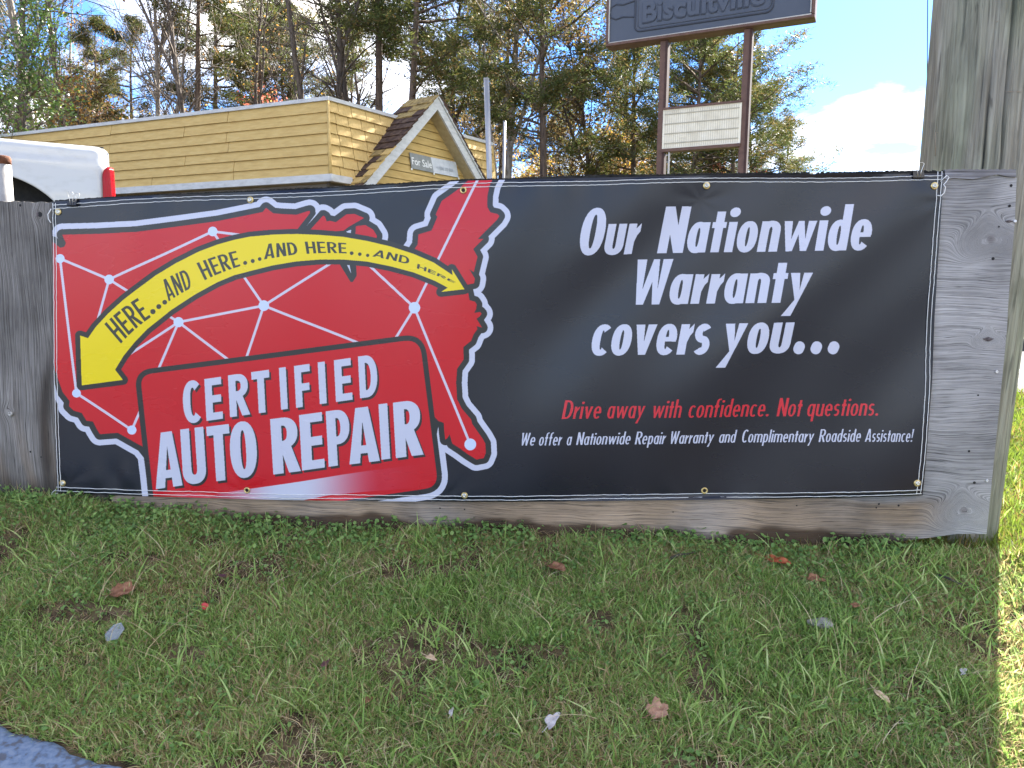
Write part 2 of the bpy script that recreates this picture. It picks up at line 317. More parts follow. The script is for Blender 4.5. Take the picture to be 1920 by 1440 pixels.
def make_print():
    BLK=(.07,.085,.13); DRK=(.155,.155,.155); WHT=(.735,.74,.80); RED=(.73,.03,.10); YEL=(.875,.78,.0); LIN=(.77,.74,.79)
    pr=Print(); pr.img[:]=BLK
    main=([(90,440),(90,456)]+[] )
    main=z(0,330,[(405,378),(640,372),(880,360),(1100,330),(1400,290),(1690,232),(1712,205)])+z(440,330,[(250,240),(300,245),(400,250),(470,228),(486,224),(487,240),(410,340),(430,440),(700,450),(900,480),(1120,540),
      (1145,485),(1175,440),(1180,375),(1265,350),(1303,262),(1291,248),(1330,160),(1445,80),(1510,20),(1530,-40),(1690,-40),(1640,60),(1625,130),(1625,200),(1645,235),(1690,245),(1703,258),(1690,280),(1565,405),(1600,405),(1535,470),(1562,520),(1538,618),(1510,600),(1545,660),(1540,690),(1490,700),
      (1505,765),(1510,798),(1545,808),(1556,825),(1553,855),(1540,880),(1578,874),(1587,885),(1575,902),(1555,918),(1590,975),(1555,965),(1560,985),(1535,1020),(1520,1060),(1470,1100),(1472,1180),(1430,1240),(1424,1330),(1428,1390)])
    main+=z(440,620,[(1430,440),(1460,500),(1520,570),(1528,600),(1592,690),(1612,725),(1615,785),(1602,818),(1555,827),(1500,793),(1450,757),(1400,725),(1383,665),(1368,690),(1355,700),(1348,640),(1345,592),(1310,580),(1285,552)])
    main+=[(800,860),(300,880)]+z(0,650,[(915,640),(760,553),(645,562),(625,530),(600,480),(560,475),(530,425),(480,410),(450,380),(455,350),(410,290),(378,200),(352,130)])+[(80,650),(80,450)]+z(0,330,[(345,425),(392,462),(418,455),(428,430),(415,405)])
    up=z(440,330,[(490,345),(570,255),(582,262),(592,292),(612,288),(650,297),(720,245),(768,243),(832,270),(740,322),(700,350),(640,357)])
    mi=z(440,330,[(778,322),(840,315),(890,345),(915,385),(910,408),(900,450),(775,420)])
    bx=rounded([(263.5,703),(787,635.5),(822,913),(294,990)],[22,30,26,10])
    head=z(0,330,[(570,1042),(620,970),(700,885),(800,795),(870,740),(1000,640),(1130,560),(1280,485),(1400,440),(1508,410)])+z(440,330,[(100,390),(250,377),(400,373),(550,379),(700,391),(850,417),(1000,452),(1150,500),(1280,556),(1402,637),(1397,598),(1478,728),(1328,745),(1370,718),(1290,675),(1150,620),(1000,580),(850,550),(700,537),(550,537),(400,550),(250,575),(100,612),(0,638)])+z(0,330,[(1400,683),(1250,765),(1100,862),(950,983),(870,1068),(800,1155),(745,1245),(795,1310),(530,1345),(520,1025)])
    for P in (main,up,mi): pr.grow(P,21,WHT)
    pr.grow(bx,21,WHT)
    for P in (main,up,mi): pr.grow(P,10.5,DRK)
    for P in (main,up,mi): pr.fill([P],RED)
    # hard dark shapes of the lakes and their slivers
    pr.fill([z(440,330,[(655,357),(700,352),(740,322),(800,300),(775,330),(778,440),(660,440)])],DRK)
    pr.fill([z(440,330,[(670,560),(745,682),(760,680),(785,640),(780,570)])],DRK)
    pr.fill([z(440,330,[(716,358),(742,346),(748,348),(745,376)])],WHT)
    pr.fill([z(440,330,[(722,572),(738,573),(749,628)])],WHT); pr.fill([z(440,330,[(466,322),(486,296),(545,216),(560,214),(520,262)])],WHT)
    N=[(114,485,8.5),(206.5,524,9),(399,434,9),(335,604,9.5),(496,573,10),(777,577,10.8),(145,737,8),(248,806,8.6),(882,833,11)]
    for a,b in [((114,485),(206.5,524)),((206.5,524),(399,434)),((399,434),(455,441)),((399,434),(496,573)),((206.5,524),(335,604)),((206.5,524),(145,737)),((114,485),(145,737)),((145,737),(248,806)),((248,806),(335,604)),((335,604),(150,726)),((335,604),(440,682)),((335,604),(496,573)),((496,573),(640,481)),((496,573),(455,695)),((496,573),(690,650)),((777,577),(680,486)),((777,577),(735,645)),((777,577),(900,328)),((777,577),(882,833))]:
        pr.capsule(a,b,4.8,LIN)
    for x,y,r in N: pr.capsule((x,y),(x+.01,y),2*r,(.74,.79,.88))
    pr.grow(head,9.3,DRK); pr.fill([head],YEL)
    pr.grow(bx,9.8,DRK)
    # red plate with its white swoosh
    b,m=pr.fillmask([bx]); X=pr.X[b];Y=pr.Y[b]; R=np.array(RED,np.float32); W=np.array(WHT,np.float32)
    up_y=np.interp(X,[300,430,500,606,690,760,822],[950,922,912,896,883,874,868]); w=np.clip(1.1-np.abs(X-545)/190,0,1); w=w*w*(3-2*w)
    w=np.where(Y>up_y,np.maximum(w,.12*np.clip((790-X)/60,0,1)),0); lo=np.interp(X,[500,609,700,790],[952,930,921,914]); w=np.where(Y>lo,0,w)
    c=R+(W-R)*w[...,None]; im=pr.img[b]; im[m]=c[m]
    for off,col in (((3.6,4.2),DRK),((0,0),WHT)):
        cert=[('C',345,795,34),('E',388,789,31.5),('R',432.5,782,36.5),('T',476,776,33.5),('I',528,768,12.8),('F',556,764.5,28.5),('I',599.5,758,13),('E',629.5,754,31.5),('D',675,747,34.5)]
        for ch,x,y,wd in cert: set_quad(pr,ch,(x,y),wd,78.5,-.142,.05,.225,.5,col,off)
        auto=[('A',292.5,917,49),('U',343,909.5,44.5),('T',393,904,43),('O',435,898,50),('R',513,889.5,50),('E',567,882,42),('P',616,875.5,43),('A',654.5,871.5,58),('I',715.5,862,16.5),('R',742.5,859,50)]
        for ch,x,y,wd in auto: set_quad(pr,ch,(x,y),wd,104,-.13,.055,.205,.42,col,off)
    K=(.20,.20,.17)
    def w2(word,bl,br,tl,tr,kx,ky,bul,s=.155,w=.4,g=.11):
        f=lambda q:(kx+q[0]/4.571,ky+q[1]/4.571); warp_word(pr,word,f(bl),f(br),f(tl),f(tr),s,w,g,K,bul)
    w2('HERE',(405,978),(655,752),(262,812),(545,588),140,430,2.2)
    w2('AND',(806,618),(1010,498),(738,445),(960,338),140,430,1)
    w2('HERE',(1118,436),(1425,315),(1045,290),(1385,184),140,430,1.5)
    w2('AND',(1628,258),(1925,212),(1640,125),(1895,110),140,430,0,.17,.44)
    w2('HERE',(165,210),(502,206),(148,106),(497,118),540,430,1,.165,.44)
    w2('AND',(722,232),(1035,302),(755,174),(1040,238),540,430,1,.2,.6,.14)
    w2('HERE',(1103,334),(1425,462),(1110,294),(1438,452),540,430,1,.21,.66,.16)
    for kx,L in ((140,[(672,705,22),(722,662,21),(772,625,20),(1465,288,17),(1530,272,17),(1590,255,16)]),(540,[(545,204,16),(615,213,15),(683,223,14)])):
        for x,y,r in L: pr.capsule((kx+x/4.571,430+y/4.571),(kx+x/4.571+.01,430+y/4.571),2*r/4.571,K)
    # right-hand copy
    S,Wd,g=.170,.40,.045
    set_word(pr,'Our',1081,478.5,1193,476,87,S*1.0,Wd,g,.19,WHT)
    set_word(pr,'Nationwide',1232.5,474.5,1627,469,87,S,Wd,g,.19,WHT)
    set_word(pr,'Warranty',1180,571.5,1513,567,85,S,Wd,g,.19,WHT)
    set_word(pr,'covers',1105,666.5,1327,664.5,87,S,Wd,g,.19,WHT)
    set_word(pr,'you',1350,664,1479,661.5,87,S,Wd,g,.19,WHT)
    for x in (1498.9,1531.4,1563.9): pr.capsule((x-1,654.5),(x+1,650),20,WHT)
    R2=(.77,.15,.20); S,Wd,g=.108,.335,.062
    for wd,x0,x1 in (('Drive',1053,1125),('away',1137,1206),('with',1221,1275),('confidence.',1289,1442),('Not',1457,1502),('questions.',1513,1647)):
        set_word(pr,wd,x0,785-(x0-1053)*.0088,x1,785-(x1-1053)*.0088,34.5,S,Wd,g,.2,R2)
    for wd,x0,x1 in (('We',975,1002),('offer',1009.5,1051.5),('a',1061.5,1070),('Nationwide',1080,1180.5),('Repair',1190,1246),('Warranty',1254.5,1337),('and',1348,1379),('Complimentary',1391,1525),('Roadside',1535.5,1613),('Assistance!',1621.5,1708)):
        set_word(pr,wd,x0,835-(x0-977)*.0103,x1,835-(x1-977)*.0103,23.8,S,Wd,g,.2,WHT)
    # (hems darkened by the second, folded layer are real geometry; only the cut edge shows)
    return np.clip(pr.img,0,1)
# ================================================================ board, banner and pole
PA=np.array([-1.42197,2.3,0.]); PB=np.array([1.20005,2.08,0.]); PU=(PB-PA)/np.linalg.norm(PB-PA); PN=np.array([PU[1],-PU[0],0.])  # PN faces the camera
def bp(x,y,off=0.): return hit(x,y,PA+PN*off,PN)
def yb(x): return PA[1]+(x-PA[0])*(PB[1]-PA[1])/(PB[0]-PA[0])
def sm(t): t=np.clip(t,0,1); return t*t*(3-2*t)
def gz(x,y):
    """height of the ground"""
    x=np.asarray(x,float); y=np.asarray(y,float); b=2.18-.084*x*np.clip(1,0,1)
    base=.058*sm((-.55-x)/1.0)-.026
    d=b-y; front=np.where(d>0,-.24*np.minimum(d,2.2)-.02*np.clip(d-2.2,0,1e3)*0,0)
    back=.72*sm((-d-.3)/4.2)*sm((1.2-x)/3.0)
    near=sm((14-np.hypot(x,y))/6)
    bumps=(.010*np.sin(7.1*x+1.3*y)*np.cos(5.3*y-2.2*x)+.006*np.sin(17*x+3)*np.sin(13*y+1))*near
    return base+front+back+bumps
def wrinkle(s,t):
    """relief of the vinyl, metres towards the camera; s along (0..2.63), t up (0..0.93)"""
    w=.0035*np.sin(s*2.1+.6)*np.sin(t*3.1)                       # slow bow
    w=w+.0060*np.sin((s*.9-t*1.25)*7.2+1.1*np.sin(s*2.3))*sm((s-1.15)/.4)   # diagonal drape on the black half
    w=w+.0022*np.sin((s*1.2-t*.8)*15+2*np.sin(t*4))*sm((s-1.3)/.4)
    w=w+.0017*np.sin(s*25+1.5*np.sin(t*3.3))*(.4+.6*np.sin(s*3.7+1)**2)*sm((1.6-s)/.5)        # vertical ripples on the print
    w=w+.0024*np.sin(s*11+.8*np.sin(t*5))*sm((1.7-s)/.6)
    for gs in (.04,.60,1.23,1.95,2.60):                              # pulls at the eyelets
        for gt,sg in ((.90,1),(.03,-1)):
            r=np.hypot((s-gs),(t-gt)*1.1); w=w-.0013*np.exp(-(r/.04)**2)+.0003*np.sin(np.arctan2(t-gt,s-gs)*7+gs*5)*np.exp(-(r/.15)**2)*np.clip(r/.05,0,1)
    top=np.exp(-(np.maximum(.96-t,0)/.06)**1.5); w=w+.0012*top*np.sin(s*52+3*np.sin(s*4.1))*(.3+.7*np.sin(s*2.9+.6)**2)
    bot=np.exp(-(np.maximum(t,0)/.07)**1.5); w=w+.0018*bot*np.sin(s*33+2.5*np.sin(s*3.3))*(.3+.7*np.sin(s*2.3)**2)
    w=w+.0022*np.exp(-((s-.22)**2/.02+(t-.06)**2/.002))*np.sin(s*60)
    return w
def build_banner():
    nx,ny=760,270
    u,v=np.meshgrid(np.linspace(0,1,nx),np.linspace(0,1,ny)); X,Y=banner_px(u,v); X=X.ravel();Y=Y.ravel()
    D=_f[None]+((X-960)/FPX)[:,None]*_rr+((720-Y)/FPX)[:,None]*_uu
    P0=PA+PN*.012; t=((P0-ORG)@PN)/(D@PN); P=ORG+D*t[:,None]
    S=(P-PA)@PU; T=P[:,2]-.06
    w=wrinkle(S,T); edge=np.minimum(np.minimum(u,1-u)*2.63,np.minimum(v,1-v)*.93).ravel(); w=w*sm(edge/.012)
    P=P+PN*w[:,None]; idx=np.arange(nx*ny).reshape(ny,nx)
    Fc=np.stack([idx[:-1,:-1],idx[1:,:-1],idx[1:,1:],idx[:-1,1:]],-1).reshape(-1,4)
    uv=np.stack([u.ravel(),1-v.ravel()],1)
    root=empty('banner',bp(915,935),'glossy black and red vinyl banner about a nationwide warranty, fastened to the plywood board','banner')
    im=bpy.data.images.new('banner_print',TW,TH); a=np.ones((TH,TW,4),np.float32); a[...,:3]=make_print()[::-1]; im.pixels.foreach_set(a.ravel()); im.update(); im.pack()
    m,N,L,b=newmat('vinyl',.33,.46); ti=N.new('ShaderNodeTexImage'); ti.image=im; ti.extension='EXTEND'; uvn=N.new('ShaderNodeUVMap'); L.new(uvn.outputs[0],ti.inputs[0]); L.new(ti.outputs[0],b.inputs['Base Color'])
    mp=N.new('ShaderNodeMapping'); mp.inputs['Scale'].default_value=(900,6,1); L.new(uvn.outputs[0],mp.inputs[0]); n=N.new('ShaderNodeTexNoise'); n.inputs['Scale'].default_value=1; n.inputs['Detail'].default_value=2; L.new(mp.outputs[0],n.inputs['Vector'])
    bu=N.new('ShaderNodeBump'); bu.inputs['Strength'].default_value=.30; bu.inputs['Distance'].default_value=.0006; L.new(n.outputs['Fac'],bu.inputs['Height']); L.new(bu.outputs[0],b.inputs['Normal'])
    n2=N.new('ShaderNodeTexNoise'); n2.inputs['Scale'].default_value=5; n2.inputs['Detail'].default_value=5; mr=N.new('ShaderNodeMapRange'); mr.inputs[3].default_value=.20; mr.inputs[4].default_value=.36; L.new(uvn.outputs[0],n2.inputs['Vector']); L.new(n2.outputs['Fac'],mr.inputs[0]); L.new(mr.outputs[0],b.inputs['Roughness'])
    mesh('vinyl_sheet',P,Fc,m,root,smooth=True,uv=uv)
    def sp(x,y,off): 
        q=bp(x,y,.012); s=(q-PA)@PU; t=q[2]-.06; return q+PN*(float(wrinkle(np.array(s),np.array(t)))*.85+off)
    thr=noise_mat('white_thread',[(.62,.62,.60),(.8,.8,.78)],60,rough=.8,bump=.3)
    def seam(pts):
        P=[];
        for (a,b_) in zip(pts[:-1],pts[1:]):
            k=max(2,int(np.hypot(b_[0]-a[0],b_[1]-a[1])/7))
            for i in range(k): P.append((a[0]+(b_[0]-a[0])*i/k,a[1]+(b_[1]-a[1])*i/k))
        P.append(pts[-1]); random.seed(3); Q=[sp(x+random.uniform(-.5,.5),y+random.uniform(-.45,.45),.0014) for x,y in P]; tubeobj('stitching',Q,.0010,thr,root,k=5)
    xs=np.linspace(101,1764,60)
    for d in (6,13): seam([(x,_t(TOPX,TOPY,x)+d+1.0*math.sin(x*.013)) for x in xs])
    xs=np.linspace(106,1728,60)
    for d in (4,11): seam([(x,_t(BOTX,BOTY,x)-d) for x in xs])
    ys=np.linspace(381,920,30)
    for d in (3,8): seam([(_t(LY,LX,y)+d,y) for y in ys])
    ys=np.linspace(322,926,30)
    for d in (5,12.5): seam([(_t(RY,RX,y)-d,y) for y in ys])
    # the loose cord loops at three corners
    for pts in ([(1760,341),(1772,330),(1776,334),(1770,343),(1766,347),(1770,352),(1768,362),(1762,368),(1755,367)],[(98,392),(92,402),(93,411),(98,418)],[(106,918),(100,922),(97,927),(110,924)]):
        tubeobj('cord_loop',[sp(x,y,.004) for x,y in pts],.0013,thr,root,k=6)
    brass=noise_mat('brass',[(.50,.36,.12),(.78,.62,.30)],60,rough=.32,spec=.5,bump=.15,metal=.9); steel=noise_mat('zinc',[(.42,.42,.38),(.70,.69,.62)],90,rough=.35,metal=.9,bump=.2); dark=noise_mat('hole_dark',[(.015,.013,.012),(.03,.027,.02)],20,bump=0)
    G=[(110.5,397.5,1),(470,375,1),(869,357,0),(1325,348,1),(1750,349,1),(118.5,905.5,1),(463.5,919,0),(871.5,928,1),(1321.5,921,0),(1718.5,905,1)]
    for x,y,scr in G:
        c=sp(x,y,.0012); r=.0100
        th=np.linspace(0,2*np.pi,28,endpoint=False); prof=[(1.0,0),(.97,.0016),(.80,.0030),(.62,.0028),(.50,.0012),(.48,-.001)]
        V=[];Fc=[]
        for pr_,h in prof:
            V+= [c+PU*math.cos(a)*r*pr_+np.array([0,0,1])*math.sin(a)*r*pr_+PN*h for a in th]
        for i in range(len(prof)-1):
            for j in range(28): Fc.append((i*28+j,i*28+(j+1)%28,(i+1)*28+(j+1)%28,(i+1)*28+j))
        g=mesh('eyelet',V,Fc,brass,root,smooth=True)
        if scr:
            V=[];Fc=[]; rs=.0070; prof=[(1,.0014),(.95,.0034),(.66,.0050),(.34,.0054),(.30,.0040),(.0,.0038)]
            jx=random.uniform(-.0012,.0012)
            for pr_,h in prof: V+=[c+PU*(math.cos(a)*rs*max(pr_,.02)+jx)+np.array([0,0,1])*math.sin(a)*rs*max(pr_,.02)+PN*h for a in th]
            for i in range(len(prof)-1):
                for j in range(28): Fc.append((i*28+j,i*28+(j+1)%28,(i+1)*28+(j+1)%28,(i+1)*28+j))
            so=mesh('screw_head',V,Fc,steel,None,smooth=True)
            for vtx in so.data.vertices: vtx.co-=root.location
            so.parent=root
        else:
            V=[c+PU*math.cos(a)*r*.5+np.array([0,0,1])*math.sin(a)*r*.5+PN*.0006 for a in th]; mesh('eyelet_hole',V,[tuple(range(28))],dark,root)
    return sp
def wood_mat(name,dark,mid,light,stain=None,bumpd=.0016,k=(3,150)):
    m,N,L,b=newmat(name,.88,.18); uvn=N.new('ShaderNodeUVMap'); mp=N.new('ShaderNodeMapping'); mp.inputs['Scale'].default_value=(k[0],k[1],1); L.new(uvn.outputs[0],mp.inputs[0])
    n=N.new('ShaderNodeTexNoise'); n.inputs['Scale'].default_value=1; n.inputs['Detail'].default_value=7; n.inputs['Roughness'].default_value=.62; n.inputs['Distortion'].default_value=.6; L.new(mp.outputs[0],n.inputs['Vector'])
    cr=N.new('ShaderNodeValToRGB'); e=cr.color_ramp.elements; e[0].position=.34; e[0].color=(*dark,1); e[1].position=.50; e[1].color=(*mid,1); x=e.new(.66); x.color=(*light,1); L.new(n.outputs['Fac'],cr.inputs[0])
    tc=N.new('ShaderNodeTexCoord'); n3=N.new('ShaderNodeTexNoise'); n3.inputs['Scale'].default_value=5; n3.inputs['Detail'].default_value=6; L.new(tc.outputs['Object'],n3.inputs['Vector'])
    mr=N.new('ShaderNodeMapRange'); mr.inputs[1].default_value=.3; mr.inputs[2].default_value=.7; mr.inputs[3].default_value=.62; mr.inputs[4].default_value=1.25; L.new(n3.outputs['Fac'],mr.inputs[0])
    mul=N.new('ShaderNodeMix'); mul.data_type='RGBA'; mul.blend_type='MULTIPLY'; mul.inputs['Factor'].default_value=1; L.new(cr.outputs[0],mul.inputs['A']); L.new(mr.outputs[0],mul.inputs['B']); outc=mul.outputs['Result']
    if stain:   # attribute 'c' r: brown unweathered band, g: dark rot, b: knot darkness
        at=N.new('ShaderNodeAttribute'); at.attribute_name='c'; sp_=N.new('ShaderNodeSeparateColor'); L.new(at.outputs['Color'],sp_.inputs[0])
        for ch,colr in (('Red',stain[0]),('Green',stain[1]),('Blue',stain[2])):
            am=N.new('ShaderNodeMath'); am.operation='MULTIPLY_ADD'; am.inputs[1].default_value=1.0; L.new(sp_.outputs[ch],am.inputs[0])
            nm=N.new('ShaderNodeMath'); nm.operation='MULTIPLY_ADD'; nm.inputs[1].default_value=1.3; nm.inputs[2].default_value=-.65; L.new(n.outputs['Fac'],nm.inputs[0])
            gate=N.new('ShaderNodeMath'); gate.operation='MULTIPLY'; L.new(nm.outputs[0],gate.inputs[0]); L.new(sp_.outputs[ch],gate.inputs[1]); L.new(gate.outputs[0],am.inputs[2]); am.use_clamp=True
            mc=N.new('ShaderNodeMix'); mc.data_type='RGBA'; mc.blend_type='MULTIPLY'; L.new(am.outputs[0],mc.inputs['Factor']); L.new(outc,mc.inputs['A']); mc.inputs['B'].default_value=(*colr,1); outc=mc.outputs['Result']
    mpc=N.new('ShaderNodeMapping'); mpc.inputs['Scale'].default_value=(k[0]*2.6,k[1]*1.15,1); L.new(uvn.outputs[0],mpc.inputs[0]); nc=N.new('ShaderNodeTexNoise'); nc.inputs['Scale'].default_value=1; nc.inputs['Detail'].default_value=3; nc.inputs['Distortion'].default_value=.2; L.new(mpc.outputs[0],nc.inputs['Vector'])
    rc=N.new('ShaderNodeMapRange'); rc.inputs[1].default_value=.60; rc.inputs[2].default_value=.67; rc.inputs[3].default_value=1; rc.inputs[4].default_value=.38; L.new(nc.outputs['Fac'],rc.inputs[0])
    mk=N.new('ShaderNodeMix'); mk.data_type='RGBA'; mk.blend_type='MULTIPLY'; mk.inputs['Factor'].default_value=1; L.new(outc,mk.inputs['A']); L.new(rc.outputs[0],mk.inputs['B']); outc=mk.outputs['Result']
    L.new(outc,b.inputs['Base Color'])
    bu=N.new('ShaderNodeBump'); bu.inputs['Strength'].default_value=.8; bu.inputs['Distance'].default_value=bumpd; L.new(n.outputs['Fac'],bu.inputs['Height']); L.new(bu.outputs[0],b.inputs['Normal']); return m
def sheet(name,outline_fn,nu,nv,thick,mat,parent,grain,stainfn,off=0.0,relief=0.0):
    """plywood sheet: front grid from outline_fn(u,v)->pixel, back and edges joined on"""
    u,v=np.meshgrid(np.linspace(0,1,nu),np.linspace(0,1,nv)); P=np.array([bp(*outline_fn(a,b),off) for a,b in zip(u.ravel(),v.ravel())])
    S=(P-PA)@PU; T=P[:,2]; uv=grain(S,T); c=stainfn(S,T)
    if relief: P=P+PN*(relief*np.sin(S*5+1)*np.sin(T*4))[:,None]
    idx=np.arange(nu*nv).reshape(nv,nu); Fc=[tuple(f) for f in np.stack([idx[:-1,:-1],idx[1:,:-1],idx[1:,1:],idx[:-1,1:]],-1).reshape(-1,4).tolist()]
    ring=list(idx[0,:])+list(idx[1:,-1])+list(idx[-1,:-1][::-1])+list(idx[1:-1,0][::-1]); n0=len(P); B=P[ring]-PN*thick; m=len(ring)
    V=np.concatenate([P,B]); Fc+=[(int(ring[i]),int(ring[(i+1)%m]),n0+(i+1)%m,n0+i) for i in range(m)]; Fc.append(tuple(n0+i for i in range(m))[::-1])
    return mesh(name,V,Fc,mat,parent,smooth=False,uv=np.concatenate([uv,uv[ring]]),col=np.concatenate([c,c[ring]]))
def build_board():
    root=empty('plywood_board',bp(960,990,-.02),'long weathered grey plywood board standing in the grass, behind the banner','board')
    kn=[(1858,448,.013,.030),(1853,636,.006,.013),(1808,957,.013,.028)]
    K=[(((bp(x,y)-PA)@PU),bp(x,y)[2],r,sg) for x,y,r,sg in kn]
    def gr(S,T):
        g=T+.0045*np.sin(S*9+T*11)+.0025*np.sin(S*23+T*9)+.0008*np.sin(S*61+T*30)+.008*(vnoise(S,T,5,41)-.5); s_=S.copy()
        w0=np.ones_like(S)
        for ks,kt,r,sg in K:
            d=np.hypot((S-ks)*.62,(T-kt)*1.1)*(1+.22*np.sin(3*np.arctan2(T-kt,S-ks)+ks*9)); w=np.exp(-(d/sg)**2); w=np.clip(w*1.35,0,1); ring=kt+d*1.0+.3*ks
            g=g*(1-w)+ring*w; s_=s_*(1-w)+np.arctan2(T-kt,S-ks)*.02*w
        return np.stack([s_,g],1)
    def st(S,T):
        c=np.zeros((len(S),3)); wv=.02*np.sin(S*7)+.012*np.sin(S*19+1)
        left=sm((1.50-(S-1.2))/.35)*0+sm((2.72-S)/.16)
        c[:,0]=sm((.14+wv*.5-T)/.03)*left*np.clip(.45+.9*vnoise(S,T*2,5,53),0,1)
        c[:,1]=np.clip(sm((.022+.045*(vnoise(S,T*3,5,51)-.4)+.02*(vnoise(S,T*3,21,52)-.5)-T)/.022),0,1)*.95*left*sm((S-.35)/.4)
        for ks,kt,r,sg in K: c[:,2]=np.maximum(c[:,2],np.exp(-(np.hypot(S-ks,T-kt)/(r*.8))**4)*.8)
        return c
    m1=wood_mat('grey_plywood_cross',(.14,.136,.134),(.30,.293,.288),(.40,.39,.385),((1.0,.76,.53),(.22,.19,.17),(.55,.50,.50)),k=(4,330))
    RT=lambda y: np.interp(y,[318,412,560,620,1000],[1907,1903,1891,1888,1850])
    def o1(u,v):
        x=210+(RT(318)-210)*u; yt=np.interp(x,[210,470,700,870,1050,1325,1768,1907],[369,358,346,337.5,333,327.5,324,333]); yb_=np.interp(x,[210,450,700,1000,1300,1690,1850,1907],[992,1015,1040,1050,1048,1022,1001,1001])
        y=yt*(1-v)+yb_*v
        x=210*(1-u)+RT(y)*u+(3*(math.sin(y*.013)) if u==0 else 0); 
        if u>.93 and v>.97: y-=0
        return x,y
    sheet('plywood_sheet',o1,520,180,.018,m1,root,gr,st,off=0)
    # left sheet, grain upright
    m2=wood_mat('grey_plywood_upright',(.075,.068,.060),(.165,.152,.138),(.27,.255,.235),((.9,.7,.5),(.3,.26,.22),(.25,.22,.2)),bumpd=.0022,k=(4,330))
    K2=[((bp(75,403)-PA)@PU,bp(75,403)[2]),((bp(18,772)-PA)@PU,bp(18,772)[2])]
    def gr2(S,T):
        g=S+.003*np.sin(T*9+S*9)+.0015*np.sin(T*23+S*40)
        for ks,kt in K2:
            d=np.hypot(S-ks,T-kt); w=np.exp(-(d/.02)**2); g=g*(1-w)+(ks+d)*w
        return np.stack([T,g],1)
    def st2(S,T):
        c=np.zeros((len(S),3)); c[:,0]=.8*np.clip(np.sin(S*70+5*np.sin(T*4))*.7+.1,0,1)*sm((.45-T)/.5); c[:,1]=sm((.13-T)/.06)*.5
        c[:,2]=.9*np.maximum(0,np.sin(S*33+3*np.sin(T*3.1+1)))**3*np.clip(np.sin(T*6)+.3,0,1)
        return c
    sheet('plywood_sheet',lambda u,v:(-330+535*u,(377.5+1.0*math.sin(u*130)+ (1.5 if u>.7 else 0))*(1-v)+(960)*v),210,120,.018,m2,root,gr2,st2,off=.001)
    # peeled strip along the top right edge and ragged felt along the rest of the top
    def strip(u,v):
        x=1772+133*u; a=317.5+.8*math.sin(x*.5); b=np.interp(x,[1772,1790,1825,1850,1872,1890,1905],[336,333.5,336,331,327,331,332]); return x,a*(1-v)+b*v
    m3=wood_mat('peeled_ply',(.10,.10,.11),(.21,.20,.20),(.33,.33,.35),None)
    sheet('peeled_strip',strip,60,6,.010,m3,root,lambda S,T:np.stack([S,T],1),lambda S,T:np.zeros((len(S),3)),off=.006)
    felt=noise_mat('roofing_felt',[(.012,.012,.012),(.035,.034,.032)],40,rough=.9,spec=.1,bump=.8)
    V=[];Fc=[];xs=np.arange(103,1770,2.2); random.seed(5); ph=0
    for x in xs:
        yt=_t(TOPX,TOPY,x); h=2.2+1.6*random.random()+1.5*max(0,math.sin(x*.011+2))+(2.2 if x>1100 else 0)*random.random()
        if 1518<x<1530: h=.4
        if x<640: h*=.7
        V+=[bp(x,yt+3,.0105),bp(x,yt-h,.0105),bp(x,yt-h+.6,-.022),bp(x,yt+6,-.024)]
    for i in range(len(xs)-1):
        for k in range(3): Fc.append((4*i+k,4*i+4+k,4*i+5+k,4*i+1+k))
    mesh('top_felt',V,Fc,felt,root)
    # studs behind
    wd=noise_mat('stud_wood',[(.12,.10,.07),(.22,.19,.14)],12,stretch=(1,1,.1),rough=.9)
    for x in (-250,260,900,1450): 
        c=bp(x,650,-.065); box('stud',(c[0],c[1],.2),PU*.045,PN*.044,(0,0,.44),wd,root)
    scm=noise_mat('screw_zinc',[(.5,.5,.5),(.75,.75,.75)],60,rough=.35,metal=.9,bump=.1); dk=noise_mat('nail_hole',[(.012,.01,.01),(.02,.02,.02)],9,bump=0)
    th=np.linspace(0,2*np.pi,16,endpoint=False)
    def disc(name,x,y,r,h,mat,off=.0006):
        c=bp(x,y,off); prof=[(1,0),(.95,h*.6),(.7,h),(.35,h*.8),(.01,h*.5)]; V=[];Fc=[]
        for p_,hh in prof: V+=[c+PU*math.cos(a)*r*p_+np.array([0,0,1])*math.sin(a)*r*p_+PN*hh for a in th]
        for i in range(4):
            for j in range(16): Fc.append((i*16+j,i*16+(j+1)%16,(i+1)*16+(j+1)%16,(i+1)*16+j))
        mesh(name,V,Fc,mat,root,smooth=True)
    for x,y in ((1902.5,415),(1868.5,697),(1850,901)): disc('screw',x,y,.0045,.0035,scm)
    disc('bolt',21.5,775.5,.0085,.009,noise_mat('old_bolt',[(.30,.28,.25),(.55,.53,.48)],50,rough=.5,metal=.7),.002)
    for x,y,r in ((1834,741,1.6),(1827,905,2.6),(1648,945,2),(1685,948,2),(1643,952,1.6),(1896,348,2.5),(1893,386,2.6),(1873,425,1.6),(1862,485,2.8),(75,402,5),(38,385,2.5),(57,847,2.2),(77,857,1.8),(1817,846,2.2),(1262,960,1.3),(871,955,1.6),(825,953,1.6),(1494,948,1.4)): disc('nail_hole',x,y,r*.0015,.0002,dk,.0012)
    # dark knots with raised bark rims
    kb=noise_mat('loose_knot',[(.03,.025,.025),(.12,.10,.10),(.2,.17,.16)],120,rough=.95,bump=1)
    for x,y,a,b_ in ((1853,636,9,3.4),(1892,415,7,2.2),(70,402,3,5)):
        c=bp(x,y,.0012); V=[c+PU*math.cos(t)*a*.0015*(1+.18*math.sin(3*t)+.10*math.sin(7*t))+np.array([0,0,1])*math.sin(t)*b_*.0015*(1+.25*math.cos(4*t)) for t in th]; V.append(c+PN*.002); mesh('knot',V,[(i,(i+1)%16,16) for i in range(16)],kb,root)
